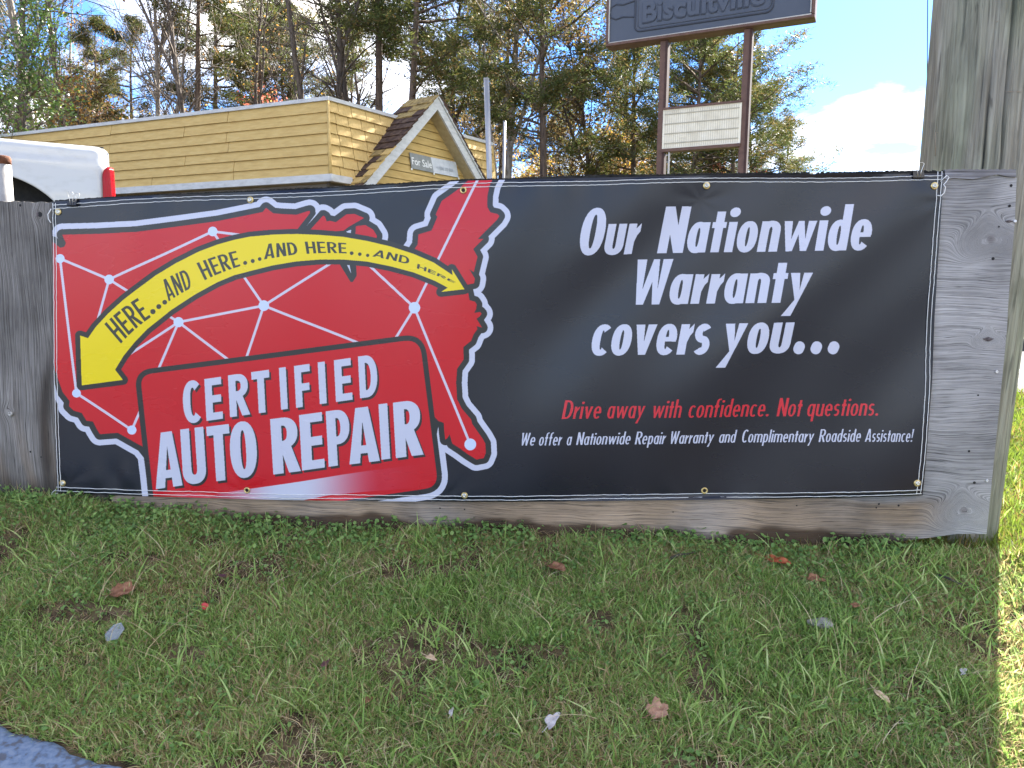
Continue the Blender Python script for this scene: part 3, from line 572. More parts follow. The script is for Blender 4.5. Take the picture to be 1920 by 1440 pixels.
def build_clip(x,y,spr,label,wire_spread):
    """black binder clip gripping the top hem, with its two wire handles"""
    blk=noise_mat('clip_black',[(.012,.012,.012),(.02,.02,.02)],30,rough=.35,spec=.5,bump=0); wr=noise_mat('clip_wire',[(.55,.53,.48),(.75,.73,.68)],50,rough=.28,metal=.95,bump=0)
    c=bp(x,y,.016); root=empty('binder_clip',c,label,'binder clip','binder clips on the banner hem'); Z=np.array([0,0,1.]); w=.0150
    V=[];Fc=[]
    prof=[(.0025,-.0115),(.0060,-.012),(.0075,-.010),(.0035,.002),(.001,.0085),(-.020,.0088),(-.022,.0065),(-.026,-.011),(-.0225,-.0115)]
    for sx in (-w,w):
        for off,h in prof: V.append(c+PU*sx*(1 if h<0 else .93)+PN*off+Z*h)
    n=len(prof)
    for i in range(n-1): Fc.append((i,i+1,n+i+1,n+i))
    o=mesh('clip_body',V,Fc,blk,root); md=o.modifiers.new('s','SOLIDIFY'); md.thickness=.001
    for off in (.0065,-.024):
        s=1 if off>0 else .85; k=wire_spread
        P=[c+PU*a*s+PN*(off+.001+ex)+Z*h for a,ex,h in ((-.0035,0,-.009),(-.0045,.001,.004),(-k*.8,.0015,.018),(-k,.002,.025),(-k*.55,.002,.0285),(k*.0,.002,.0275),(k*.55,.002,.0285),(k,.002,.025),(k*.8,.0015,.018),(.0045,.001,.004),(.0035,0,-.009))]
        tubeobj('wire_handle',P,.0007,wr,root,k=6)
def build_pole():
    m,N,L,b=newmat('weathered_pole',.9,.15); uvn=N.new('ShaderNodeUVMap')
    def tex(sx,sy,detail,dist,scale=1):
        mp=N.new('ShaderNodeMapping'); mp.inputs['Scale'].default_value=(sx,sy,1); L.new(uvn.outputs[0],mp.inputs[0]); n=N.new('ShaderNodeTexNoise'); n.inputs['Scale'].default_value=scale; n.inputs['Detail'].default_value=detail; n.inputs['Distortion'].default_value=dist; L.new(mp.outputs[0],n.inputs['Vector']); return n
    a=tex(110,3.2,10,1.2); c=tex(12,3,5,1.2); g=tex(6,1.1,3,.4); 
    cr=N.new('ShaderNodeValToRGB'); e=cr.color_ramp.elements; e[0].position=.36; e[0].color=(.175,.162,.13,1); e[1].position=.47; e[1].color=(.225,.21,.168,1); x=e.new(.68); x.color=(.30,.285,.235,1); L.new(a.outputs['Fac'],cr.inputs[0])
    mx=N.new('ShaderNodeMix'); mx.data_type='RGBA'; mx.blend_type='MULTIPLY'; mx.inputs['Factor'].default_value=1; mr=N.new('ShaderNodeMapRange'); mr.inputs[1].default_value=.43; mr.inputs[2].default_value=.54; mr.inputs[3].default_value=.84; mr.inputs[4].default_value=1.12; L.new(c.outputs['Fac'],mr.inputs[0]); L.new(cr.outputs[0],mx.inputs['A']); L.new(mr.outputs[0],mx.inputs['B'])
    mg=N.new('ShaderNodeMix'); mg.data_type='RGBA'; mg.blend_type='MULTIPLY'; L.new(mx.outputs['Result'],mg.inputs['A']); mg.inputs['B'].default_value=(.90,1.0,.88,1); r2=N.new('ShaderNodeMapRange'); r2.inputs[1].default_value=.4; r2.inputs[2].default_value=.62; L.new(g.outputs['Fac'],r2.inputs[0]); L.new(r2.outputs[0],mg.inputs['Factor']); L.new(mg.outputs['Result'],b.inputs['Base Color'])
    pc=tex(60,5,2,.5); rc=N.new('ShaderNodeMapRange'); rc.inputs[1].default_value=.63; rc.inputs[2].default_value=.68; rc.inputs[3].default_value=1; rc.inputs[4].default_value=.6; L.new(pc.outputs['Fac'],rc.inputs[0]); mk=N.new('ShaderNodeMix'); mk.data_type='RGBA'; mk.blend_type='MULTIPLY'; mk.inputs['Factor'].default_value=1; L.new(mg.outputs['Result'],mk.inputs['A']); L.new(rc.outputs[0],mk.inputs['B']); L.new(mk.outputs['Result'],b.inputs['Base Color'])
    bu=N.new('ShaderNodeBump'); bu.inputs['Strength'].default_value=.9; bu.inputs['Distance'].default_value=.007; L.new(a.outputs['Fac'],bu.inputs['Height']); L.new(bu.outputs[0],b.inputs['Normal'])
    # axis from the two silhouette edges
    DY=2.30; ax=[(1748,1000),(1774,800),(1806,560),(1838,318),(1866,0),(1900,-420)]; wd=[216,214,215,221,229,240]
    P=[];R=[]
    for (x,y),w in zip(ax,wd):
        q=at_y(x,y,DY+.02*((1000-y)/1000)); P.append(q)
    P=np.array(P); P=np.concatenate([[P[0]+(P[0]-P[1])*.9],P,[P[-1]+(P[-1]-P[-2])*9.5]]); R=np.array([.172,.170,.167,.164,.162,.160,.157,.13])
    zz=np.linspace(P[0,2],P[-1,2],460); C=np.stack([np.interp(zz,P[:,2],P[:,i]) for i in range(3)],1); rr=np.interp(zz,P[:,2],R); k=260; th=np.linspace(0,2*np.pi,k,endpoint=False)
    TH,ZZ=np.meshgrid(th,zz)
    # lengthwise drying cracks: narrow deep grooves; camera sees th around -pi/2
    rel=.0022*np.sin(TH*13+.9*np.sin(ZZ*.7))*np.sin(ZZ*1.3+TH*3)+.0010*np.sin(TH*41+2*np.sin(ZZ*1.1))+.0008*np.sin(TH*97+ZZ*2)
    for t0,z0,z1,wth,dp,sl in ((-1.80,1.02,2.3,.017,.040,-.06),(-2.07,.95,1.34,.014,.034,-.02),(-2.95,1.24,1.33,.02,.02,0),(-2.75,1.02,1.2,.014,.016,0),(-2.6,1.35,1.75,.012,.02,.03),(-2.35,1.1,1.9,.005,.008,.02),(-1.55,1.0,1.5,.011,.02,.03),(-1.36,1.00,1.95,.012,.020,.03),(-1.19,.9,3.4,.010,.018,.02),(-.95,.8,2.2,.008,.010,.02),(-1.05,1.5,2.8,.006,.010,.0),(-2.20,1.15,1.42,.014,.014,.05),(-2.3,1.45,1.62,.010,.01,0),(-1.9,.9,1.3,.006,.008,0),(-1.75,1.5,2.2,.005,.006,.03),(-.42,.0,1.1,.03,.022,.05),(-.15,-.1,.8,.03,.02,-.05),(-.6,-.2,.5,.02,.02,.03),(.1,.1,1.2,.03,.02,0),(-.75,1,2.4,.01,.012,.02)):
        cen=t0+sl*(ZZ-z0)+.010*np.sin(ZZ*9); e_=np.clip((ZZ-z0)/.12,0,1)*np.clip((z1-ZZ)/.2,0,1); rel=rel-dp*e_*np.exp(-((TH-cen-0)/wth)**2)-dp*e_*np.exp(-((TH-cen-2*np.pi)/wth)**2)
    RR=rr[:,None]+rel
    V=np.stack([C[:,0:1]+RR*np.cos(TH),C[:,1:2]+RR*np.sin(TH),np.broadcast_to(C[:,2:3],TH.shape)],-1).reshape(-1,3)
    idx=np.arange(len(zz)*k).reshape(len(zz),k); nx=np.roll(idx,-1,1); Fc=np.stack([idx[:-1],nx[:-1],nx[1:],idx[1:]],-1).reshape(-1,4)
    uv=np.stack([TH.ravel()/(2*np.pi),ZZ.ravel()],1)
    root=empty('utility_pole',(P[1,0],P[1,1],gz(P[1,0],P[1,1])),'thick weathered grey-green wooden utility pole with long cracks, behind the right end of the board','utility pole')
    mesh('pole_shaft',V,Fc,m,root,smooth=True,uv=uv)
    st=noise_mat('staple',[(.25,.2,.15),(.4,.33,.25)],50,rough=.5,metal=.7,bump=0)
    for x,y,w,h in ((1754,248,3,44),(1895,172,20,2),(1868,40,2,2)):
        def pp(px_,py_):
            q=at_y(px_,py_,2.30); a0=np.interp(q[2],C[:,2],C[:,0]); b0=np.interp(q[2],C[:,2],C[:,1]); r0=np.interp(q[2],C[:,2],rr)+.0015
            d=ray(px_,py_); o=ORG; A=d[0]**2+d[1]**2; B=-2*(d[0]*(a0-o[0])+d[1]*(b0-o[1])); Cc=(a0-o[0])**2+(b0-o[1])**2-r0*r0; disc=max(0,B*B-4*A*Cc); t=(-B-math.sqrt(disc))/(2*A); return o+d*t
        tubeobj('staple',[pp(x,y+h) if h>5 else pp(x-w/2,y),pp(x,y),pp(x+w+1,y)],.0008,st,root,k=5)
# ================================================================ ground, road, lawn
def ground_hit(x,y):
    d=ray(x,y); t=.2
    for _ in range(4000):
        p=ORG+d*t
        if p[2]<=gz(p[0],p[1]): break
        t+=.003
    return p
def build_ground():
    def axis(a): return np.unique(np.concatenate(a))
    xs=axis([np.arange(-4,5,.06),np.linspace(-30,-4,60),np.linspace(5,40,70),np.linspace(-400,-30,20),np.linspace(40,400,20)]); ys=axis([np.arange(-1,6,.06),np.linspace(-60,-1,50),np.linspace(6,40,80),np.linspace(40,600,24)])
    X,Y=np.meshgrid(xs,ys); Z=gz(X,Y); Z=Z-np.where(Y<0,.0,0); idx=np.arange(X.size).reshape(X.shape); Fc=np.stack([idx[:-1,:-1],idx[:-1,1:],idx[1:,1:],idx[1:,:-1]],-1).reshape(-1,4)
    soil=noise_mat('soil_and_thatch',[(.030,.021,.014),(.07,.048,.028),(.15,.11,.06),(.08,.08,.03)],22,8,rough=.95,spec=.1,bump=.8,bscale=120)
    tag(mesh('ground',np.stack([X,Y,Z],-1).reshape(-1,3),Fc,soil,smooth=True),kind='structure')
    def sheet_xy(name,x0,x1,y0,y1,dz,mat,nx=30,ny=30,h=None):
        X,Y=np.meshgrid(np.linspace(x0,x1,nx),np.linspace(y0,y1,ny)); Z=gz(X,Y)+dz if h is None else np.full(X.shape,h); idx=np.arange(X.size).reshape(X.shape)
        return tag(mesh(name,np.stack([X,Y,Z],-1).reshape(-1,3),np.stack([idx[:-1,:-1],idx[:-1,1:],idx[1:,1:],idx[1:,:-1]],-1).reshape(-1,4),mat,smooth=True),kind='structure')
    road=noise_mat('pale_worn_asphalt',[(.05,.049,.047),(.075,.073,.07),(.10,.097,.092)],30,8,rough=.9,spec=.2,bump=.5,bscale=150)
    sheet_xy('road',3.2,60,5.5,9.9,.03,road,60,20); sheet_xy('parking_lot',-40,3.2,5.5,30,.03,road,90,80)
    paint=noise_mat('road_paint',[(.5,.5,.47),(.72,.72,.69)],14,rough=.8,bump=.2); sheet_xy('road_line',3.5,60,6.9,7.2,.036,paint,40,2)
    front=noise_mat('bounce_lot_asphalt',[(.045,.045,.045),(.07,.07,.068),(.10,.10,.095)],25,8,rough=.9,bump=.4); sheet_xy('unseen_bounce_lot',-30,30,-35,-.35,.02,front,60,60)  # unseen lot behind the camera, added to bounce light onto the banner
    lawn=noise_mat('mown_lawn',[(.05,.075,.015),(.085,.13,.025),(.14,.17,.045)],6,9,rough=.95,spec=.1,bump=1,bscale=60,dist=.05)
    sheet_xy('far_lawn',3.2,200,10.2,300,.06,lawn,50,60)
    kc=noise_mat('kerb_asphalt',[(.035,.035,.035),(.07,.07,.068)],20,rough=.9); o=box('kerb',(31.6,10.02,.07),(28.4,0,0),(0,.13,0),(0,0,.09),kc,None,.02); tag(o,kind='structure')
    # forest floor behind the building: leaf litter
    litter=noise_mat('forest_litter',[(.06,.035,.015),(.14,.08,.03),(.20,.14,.05)],9,8,rough=1,bump=1,bscale=40,dist=.05); sheet_xy('forest_floor',-80,25,24,120,.08,litter,60,60)
    # blue painted asphalt at the lower left: edge line found on the ground
    a=ground_hit(-60,1330); b=ground_hit(275,1447); d=b-a; d/=np.linalg.norm(d[:2]); n=np.array([d[1],-d[0]]); 
    if n[1]>0: n=-n
    nn=140;mm=50; S,T=np.meshgrid(np.linspace(-2.2,1.2,nn),np.linspace(0,1,mm)**1.8*3.0); rag=.004*np.sin(S*37)+.003*np.sin(S*83+1)+.006*np.sin(S*11)
    X=a[0]+d[0]*S+n[0]*(T-rag*(T<.3)); Y=a[1]+d[1]*S+n[1]*(T-rag*(T<.3)); Z=gz(X,Y)+.012-.02*np.exp(-T/.008)
    m,N,L,b_=newmat('blue_painted_asphalt',.8,.25); tc=N.new('ShaderNodeTexCoord'); n1=N.new('ShaderNodeTexNoise'); n1.inputs['Scale'].default_value=60; n1.inputs['Detail'].default_value=8; L.new(tc.outputs['Object'],n1.inputs['Vector'])
    cr=N.new('ShaderNodeValToRGB'); e=cr.color_ramp.elements; e[0].position=.38; e[0].color=(.10,.11,.13,1); e[1].position=.47; e[1].color=(.13,.185,.27,1); x=e.new(.62); x.color=(.19,.24,.31,1); L.new(n1.outputs['Fac'],cr.inputs[0]); L.new(cr.outputs[0],b_.inputs['Base Color'])
    v=N.new('ShaderNodeTexVoronoi'); v.inputs['Scale'].default_value=110; L.new(tc.outputs['Object'],v.inputs['Vector']); bu=N.new('ShaderNodeBump'); bu.inputs['Strength'].default_value=.8; bu.inputs['Distance'].default_value=.0012; L.new(v.outputs['Distance'],bu.inputs['Height']); L.new(bu.outputs[0],b_.inputs['Normal'])
    idx=np.arange(nn*mm).reshape(mm,nn); tag(mesh('pavement',np.stack([X,Y,Z],-1).reshape(-1,3),np.stack([idx[:-1,:-1],idx[:-1,1:],idx[1:,1:],idx[1:,:-1]],-1).reshape(-1,4),m,smooth=True),kind='structure')
    return a,d,n
def vnoise(x,y,s,seed=0):
    """smooth value noise 0..1"""
    r=np.random.default_rng(seed); G=r.random((64,64)); X=x*s;Y=y*s; i=np.floor(X).astype(int); j=np.floor(Y).astype(int); fx=sm(X-i); fy=sm(Y-j); g=lambda a,b:G[a%64,b%64]
    return (g(i,j)*(1-fx)+g(i+1,j)*fx)*(1-fy)+(g(i,j+1)*(1-fx)+g(i+1,j+1)*fx)*fy
def blades(name,x,y,h,w,lean,c,mat,seed,nseg=2,lift=0.0,flat=0.0):
    r=np.random.default_rng(seed); n=len(x); a=r.random(n)*2*np.pi; z0=gz(x,y)+lift-.003; d=np.stack([np.cos(a),np.sin(a),np.zeros(n)],1); yaw=a+np.pi/2+r.normal(0,.9,n)+0; s=np.stack([np.cos(yaw),np.sin(yaw),r.normal(0,.25,n)],1)
    B=np.stack([x,y,z0],1); V=[]; ts=np.linspace(0,1,nseg+1)
    for t in ts[:-1]:
        # circular bend: horizontal reach grows faster than height
        p=B+d*(h*lean*t**1.7)[:,None]+np.array([0,0,1.])*(h*np.sqrt(np.maximum(1-lean**2*.75,.06))*(t-.28*lean*t*t))[:,None]
        wd=(w*.5*(1-t**2.2))[:,None]; V+= [p-s*wd,p+s*wd]
    t=1.; V.append(B+d*(h*lean)[:,None]+np.array([0,0,1.])*(h*np.sqrt(np.maximum(1-lean**2*.75,.06))*(t-.28*lean))[:,None])
    k=2*nseg+1; VV=np.stack(V,1).reshape(-1,3); base=np.arange(n)[:,None]*k; tr=[]
    for i in range(nseg-1): tr+=[(2*i,2*i+1,2*i+2),(2*i+1,2*i+3,2*i+2)]
    tr.append((2*nseg-2,2*nseg-1,2*nseg)); Fc=(base[:,:,None]+np.array(tr)[None]).reshape(-1,3)
    return mesh(name,VV,Fc,mat,col=np.repeat(c,k))
def build_grass(edge):
    r=np.random.default_rng(11); ea,ed,en=edge
    green=leaf_mat('grass_blade',[(0,(.62,.47,.27)),(.16,(.42,.30,.14)),(.24,(.15,.22,.05)),(.48,(.24,.40,.09)),(.75,(.42,.58,.16)),(1,(.68,.76,.34))],.45,.45,.35)
    straw=leaf_mat('dry_straw',[(0,(.16,.10,.05)),(.4,(.40,.28,.15)),(.75,(.58,.44,.25)),(1,(.74,.62,.40))],.25,.7,.2)
    clov=leaf_mat('clover_leaf',[(0,(.08,.15,.04)),(.5,(.16,.28,.075)),(1,(.32,.46,.14))],.35,.6,.2)
    def pts(n,x0,x1,y0,y1):
        x=r.uniform(x0,x1,n); y=r.uniform(y0,y1,n); return x,y
    def keep(x,y,m): return x[m],y[m]
    def onpave(x,y): return ((x-ea[0])*en[0]+(y-ea[1])*en[1]>.0-.01*np.sin(x*40)) & (x<ea[0]+3.5*ed[0])
    def frust(x,y): return np.abs(x)<.76*y+.12
    # in front of the board
    x,y=pts(500000,-1.95,1.95,1.12,2.30); m=frust(x,y)&(y<yb(x)-.0)&~onpave(x,y); x,y=keep(x,y,m)
    pn=vnoise(x,y,5.5,1)*.6+vnoise(x,y,14,2)*.4; bare=vnoise(x,y,9,3); m=r.random(len(x))<np.clip(1.35-1.3*(bare>.72)-.2*(pn<.3),.12,1); x,y,pn=x[m],y[m],pn[m]
    n=len(x); hn=vnoise(x,y,8,4); h=r.gamma(5,.0037,n)*(.65+.9*hn)+.006; lean=np.clip(r.normal(.72,.25,n),.05,1.0)
    dry=np.clip(.22+.55*(vnoise(x,y,4.2,5)-.45)+.30*(vnoise(x,y,11,6)-.5)+.16*sm((x-.3)/1.2)+.12*sm((1.75-y)/.4),.03,.65)
    c=np.where(r.random(n)<dry,r.random(n)*.22,.26+.74*np.clip(r.normal(.42,.30,n)+.35*(pn-.5),0,1)); w=r.uniform(.0016,.0042,n)
    tag(blades('grass',x,y,h,w,lean,c,green,21),kind='stuff')
    # broad long blades
    x,y=pts(12000,-1.9,1.9,1.15,2.28); m=frust(x,y)&(y<yb(x)-.02)&~onpave(x,y)&(r.random(len(x))<.15+.85*(vnoise(x,y,6,8)>.5)*(.4+.6*sm((x+.6)/1))); x,y=keep(x,y,m); n=len(x)
    tag(blades('long_grass',x,y,r.uniform(.035,.10,n),r.uniform(.0030,.0060,n),np.clip(r.normal(.72,.2,n),.2,.98),np.clip(r.normal(.66,.16,n),.3,1),green,22,4),kind='stuff')
    # longer grass growing against the foot of the board
    x=r.uniform(-1.9,1.6,5200); y=yb(x)-.012-np.abs(r.normal(0,.05,len(x))); dens=.25+.75*sm((-.9-x)/.3)+.5*sm((x-1.05)/.15); m=r.random(len(x))<dens*(.3+.7*vnoise(x,y,10,9)); x,y=keep(x,y,m); n=len(x)
    tag(blades('board_foot_grass',x,y,r.uniform(.02,.065,n)*(.6+.6*vnoise(x,y,6,12))+.02*sm((-1.3-x)/.3),r.uniform(.002,.004,n),np.clip(r.normal(.5,.25,n),.05,.95),np.where(r.random(n)<.22,r.random(n)*.2,np.clip(r.normal(.6,.2,n),.27,1)),green,23,3),kind='stuff')
    # straw lying in the turf
    x,y=pts(52000,-1.95,1.95,1.12,2.28); m=frust(x,y)&(y<yb(x))&(r.random(len(x))<.16+1.1*np.clip(vnoise(x,y,5,10)-.35,0,1)+.2*sm((1.7-y)/.4))&~onpave(x,y); x,y=keep(x,y,m); n=len(x)
    tag(blades('dry_thatch',x,y,r.uniform(.015,.055,n),r.uniform(.0009,.0022,n),np.clip(r.normal(.96,.04,n),.8,1),r.random(n),straw,24,3,.010),kind='stuff')
    x,y=pts(200,-1.7,1.7,1.2,2.2); m=frust(x,y)&(y<yb(x)-.05)&~onpave(x,y); x,y=keep(x,y,m); n=len(x)
    tag(blades('straw_stems',x,y,r.uniform(.08,.24,n),r.uniform(.0012,.0020,n),np.clip(r.normal(.97,.03,n),.9,1),r.uniform(.5,1,n),straw,25,5,.022),kind='stuff')
    # clover and chickweed
    x,y=pts(120000,-1.9,1.9,1.15,2.30); dd=yb(x)-y; pr_=.75*np.exp(-(dd/.13)**2)*(vnoise(x,y,7,13)>.28)+.30*(vnoise(x,y,6,14)>.66)+.04+.12*sm((-.5-x)/.8)*(vnoise(x,y,9,15)>.55)
    m=frust(x,y)&(dd>.0)&(x<1.30)&~onpave(x,y)&(r.random(len(x))<pr_*.5); x,y=keep(x,y,m); n=len(x); dd=yb(x)-y
    z_=gz(x,y)+r.uniform(.008,.026,n)+.022*np.exp(-(dd/.09)**2)*r.random(n); R=r.uniform(.0028,.0066,n)*(1+.35*np.exp(-(dd/.15)**2)); nrm=np.stack([r.normal(0,.5,n),r.normal(-.25,.5,n),np.ones(n)],1); nrm/=np.linalg.norm(nrm,axis=1)[:,None]
    a0=r.random(n)*6.28; t1=np.cross(nrm,np.stack([np.cos(a0),np.sin(a0),0*a0],1)); t1/=np.linalg.norm(t1,axis=1)[:,None]; t2=np.cross(nrm,t1); C=np.stack([x,y,z_],1); V=[]
    for q,rad in zip(np.linspace(0,2*np.pi,6,endpoint=False),(1.15,.9,.85,1.0,.85,.9)): V.append(C+(t1*math.cos(q)+t2*math.sin(q)*.85)*(R*rad)[:,None]+nrm*(R*.22*(abs(math.sin(q))))[:,None])
    V=np.stack(V,1).reshape(-1,3); Fc=(np.arange(n)[:,None,None]*6+np.array([(0,1,2,3),(0,3,4,5)])[None]).reshape(-1,4)
    tag(mesh('clover',V,Fc,clov,col=np.repeat(np.clip(r.normal(.5,.22,n),0,1),6)),kind='stuff')
    # sunlit strip to the right of and behind the board
    sung=leaf_mat('sunlit_side_grass',[(0,(.25,.17,.06)),(.16,(.18,.13,.04)),(.24,(.12,.155,.02)),(.6,(.115,.175,.02)),(1,(.18,.24,.04))],.5,.5,.3)  # sunlit copy of the grass colours: yellower, and darkened to offset the full sun
    x,y=pts(330000,.7,5.6,1.9,5.6); dist=np.hypot(x,y); m=(frust(x,y)|(x<1.6))&((y>yb(x)-.0)|(x>1.38))&(x>.42*y-.1)&(r.random(len(x))<np.clip(2.6/dist,0,1)**1.6); x,y=keep(x,y,m); n=len(x); dist=np.hypot(x,y)
    dry=.18+.4*(vnoise(x,y,4,16)-.4); c=np.where(r.random(n)<dry,r.random(n)*.22,np.clip(r.normal(.6,.2,n),.26,1))
    tag(blades('side_grass',x,y,(r.gamma(6,.0046,n)+.008)*(1+.12*dist),r.uniform(.002,.004,n)*dist/2.2,np.clip(r.normal(.6,.25,n),.05,1),c,sung,26),kind='stuff')
    x,y=pts(26000,-3.5,2.2,2.30,5.4); m=(y>yb(x)+.14); x,y=keep(x,y,m); n=len(x)
    tag(blades('grass_behind_board',x,y,r.uniform(.03,.08,n),r.uniform(.003,.006,n),np.clip(r.normal(.5,.25,n),.05,1),np.clip(r.normal(.5,.25,n),0,1),green,27),kind='stuff')
    x,y=pts(30000,5.5,22,10.3,24); m=(x<.85*y)&(x>.45*y); x,y=keep(x,y,m); n=len(x)
    tag(blades('lawn_across_road',x,y,r.uniform(.05,.12,n)+.06,r.uniform(.012,.03,n),np.clip(r.normal(.5,.25,n),.05,1),np.clip(r.normal(.62,.2,n),.2,1),sung,28,2,.05),kind='stuff')
def leafobj(name,px,py,size,kind,mat,label,cat='leaf',rot=0,curl=.35,lift=.021,asp=.7,group='fallen leaves in the grass'):
    """a fallen leaf: curled blade with lobes, midrib and stalk"""
    p=ground_hit(px,py); p=p+np.array([0,0,lift]); root=empty(name,p,label,cat,group); nr,na=5,36; th=np.linspace(0,2*np.pi,na,endpoint=False)
    if kind=='oval': R=1-.10*np.abs(np.sin(th*7))+.03*np.sin(th*5)
    elif kind=='oak': R=.88+.07*np.cos(th*7)+.05*np.sin(th*3)+.05*np.sin(th*11)
    elif kind=='maple': R=.62+.30*np.abs(np.cos(th*2.5+.2))**1.2*(1+.25*np.sin(th))+.06*np.cos(th*15)
    else: R=.8+.2*np.cos(th*3+1)
    V=[(0,0,0)]
    for i in range(1,nr+1):
        q=i/nr
        for t,rr in zip(th,R):
            x=math.cos(t)*q*rr; y=math.sin(t)*q*rr*asp; z_=.07*math.sin(5*x+2)*math.cos(6*y)+curl*(y*y*1.6+.5*x*x*math.sin(x*2+1))+.05*math.sin(9*x)*abs(y)+.03*math.sin(7*t)*q; V.append((x,y,z_))
    V=np.array(V)*size/2; Fc=[(0,1+j,1+(j+1)%na) for j in range(na)]
    for i in range(nr-1):
        for j in range(na): Fc.append((1+i*na+j,1+(i+1)*na+j,1+(i+1)*na+(j+1)%na,1+i*na+(j+1)%na))
    rx=random.uniform(.15,.5); M=Matrix.Rotation(rx,3,'X')@Matrix.Rotation(rot,3,'Z'); V=V@np.array(M).T
    o=mesh('leaf_blade',V+p,Fc,mat,root,smooth=True); md=o.modifiers.new('t','SOLIDIFY'); md.thickness=.0006
    st=np.array([(-1.5,.05,.05),(-1.2,.0,.02),(-.8,0,.01),(0,0,.012),(.7,0,.02)])*size/2; st=st@np.array(M).T; tubeobj('midrib',st+p+np.array([0,0,.0008]),[.0009,.0009,.0008,.0006,.0003],mat,root,k=5)
    return root
def build_litter():
    br=noise_mat('leaf_brown',[(.10,.045,.022),(.22,.10,.05),(.32,.165,.09)],70,rough=.7,bump=.6,dist=.002); rd=noise_mat('leaf_russet',[(.20,.045,.02),(.34,.08,.032),(.42,.14,.06)],60,rough=.55,bump=.4,dist=.002)
    tn=noise_mat('leaf_tan',[(.36,.24,.13),(.55,.40,.24),(.66,.52,.36)],60,rough=.7,bump=.4,dist=.002); gy=noise_mat('leaf_silver',[(.36,.33,.32),(.55,.52,.50)],60,rough=.7,bump=.4,dist=.002); pk=noise_mat('leaf_pinkish',[(.20,.10,.06),(.34,.19,.12),(.42,.26,.17)],60,rough=.7,bump=.4,dist=.002)
    pl=noise_mat('leaf_plum',[(.07,.03,.035),(.14,.06,.06)],60,rough=.7,bump=.4,dist=.002)
    leafobj('fallen_leaf',230,1124,.066,'oak',br,'crinkled brown leaf lying left, just above the clear plastic scrap',rot=.4,asp=.85)
    leafobj('fallen_leaf',1042,1078,.064,'oval',br,'curled light brown leaf in the grass below the middle of the board',rot=-.7,asp=.62,curl=.5)
    leafobj('fallen_leaf',1455,1064,.082,'oval',rd,'russet shiny leaf nearest the foot of the board',rot=-.6,asp=.5)
    leafobj('fallen_leaf',1527,1099,.056,'odd',br,'small folded brown leaf right beside the russet leaf',rot=-.2,asp=.6)
    leafobj('fallen_leaf',1233,1350,.056,'maple',pk,'pinkish tan pointed maple leaf low in the grass',rot=.5,asp=.9)
    leafobj('fallen_leaf',808,1249,.038,'odd',tn,'small cream coloured leaf scrap with an orange tip',rot=-.5,asp=.5)
    leafobj('fallen_leaf',1035,1368,.052,'odd',gy,'pale silvery leaf standing on edge near the bottom of the lawn',rot=1.0,asp=.55)
    leafobj('fallen_leaf',1652,1322,.042,'oval',tn,'narrow tan leaf low on the right of the lawn',rot=-1.1,asp=.4)
    leafobj('fallen_leaf',415,1094,.026,'oval',pl,'tiny dark plum leaf above the red scrap',rot=0,asp=.6)
    leafobj('fallen_leaf',1805,1275,.026,'odd',gy,'tiny pale leaf at the edge of the sunlight',rot=.8,asp=.6)
    leafobj('fallen_leaf',846,1352,.026,'odd',gy,'small white leaf scrap at the bottom middle of the lawn',rot=1.4,asp=.4)
    leafobj('fallen_leaf',1602,1150,.030,'oval',br,'small brown leaf above the pale stone on the right',rot=.3,asp=.55)
    leafobj('fallen_leaf',610,1262,.036,'odd',pl,'dark curled leaf deep in the grass left of the cream scrap',rot=1.3,asp=.5)
    leafobj('fallen_leaf',690,1330,.034,'odd',br,'small curled brown leaf low in the middle left grass',rot=.8,asp=.55)
    # clear plastic scrap
    m,N,L,b=newmat('clear_plastic',.12,.6); b.inputs['Base Color'].default_value=(.75,.82,.86,1); b.inputs['Transmission Weight'].default_value=.72; b.inputs['IOR'].default_value=1.3
    n=N.new('ShaderNodeTexNoise'); n.inputs['Scale'].default_value=120; bu=N.new('ShaderNodeBump'); bu.inputs['Strength'].default_value=.7; bu.inputs['Distance'].default_value=.003; L.new(n.outputs['Fac'],bu.inputs['Height']); L.new(bu.outputs[0],b.inputs['Normal'])
    p=ground_hit(216,1202)+np.array([0,0,.024]); r=random.Random(4); out=[(-.022,-.004),(-.008,-.024),(.016,-.018),(.021,.006),(.003,.026),(-.012,.020)]; V=[(0,0,.006)]
    V+= [(x*.5+r.uniform(-.002,.002),y*.5,r.uniform(-.001,.006)) for x,y in out]+[(x,y,r.uniform(-.005,.003)+y*.35) for x,y in out]; Fc=[(0,1+i,1+(i+1)%6) for i in range(6)]
    for i in range(6): Fc+=[(1+i,7+i,7+(i+1)%6),(1+i,7+(i+1)%6,1+(i+1)%6)]
    o=mesh('plastic_scrap',np.array(V)+p,Fc,m); md=o.modifiers.new('t','SOLIDIFY'); md.thickness=.0008; tag(o,'crumpled scrap of clear plastic lying in the grass at the left','plastic scrap')
    # stone
    def rock(name,px,py,s,mat,label,cat,seed,lift=.006,sc_=(1,.7,.5)):
        bm=bmesh.new(); bmesh.ops.create_icosphere(bm,subdivisions=3,radius=1); rr=random.Random(seed); ph=[rr.uniform(0,6) for _ in range(6)]
        for v in bm.verts:
            c=v.co; k=1+.18*math.sin(3*c.x+ph[0])+.15*math.sin(4*c.y+ph[1])+.1*math.sin(6*c.z+ph[2])+.06*math.sin(9*c.x+ph[3])*math.sin(8*c.y+ph[4]); v.co=Vector((c.x*k*sc_[0],c.y*k*sc_[1],c.z*k*sc_[2]))*s
        me=bpy.data.meshes.new(name); bm.to_mesh(me); bm.free(); me.materials.append(mat); o=link(name,me); p=ground_hit(px,py); o.location=Vector(p)+Vector((0,0,lift)); tag(o,label,cat); return o
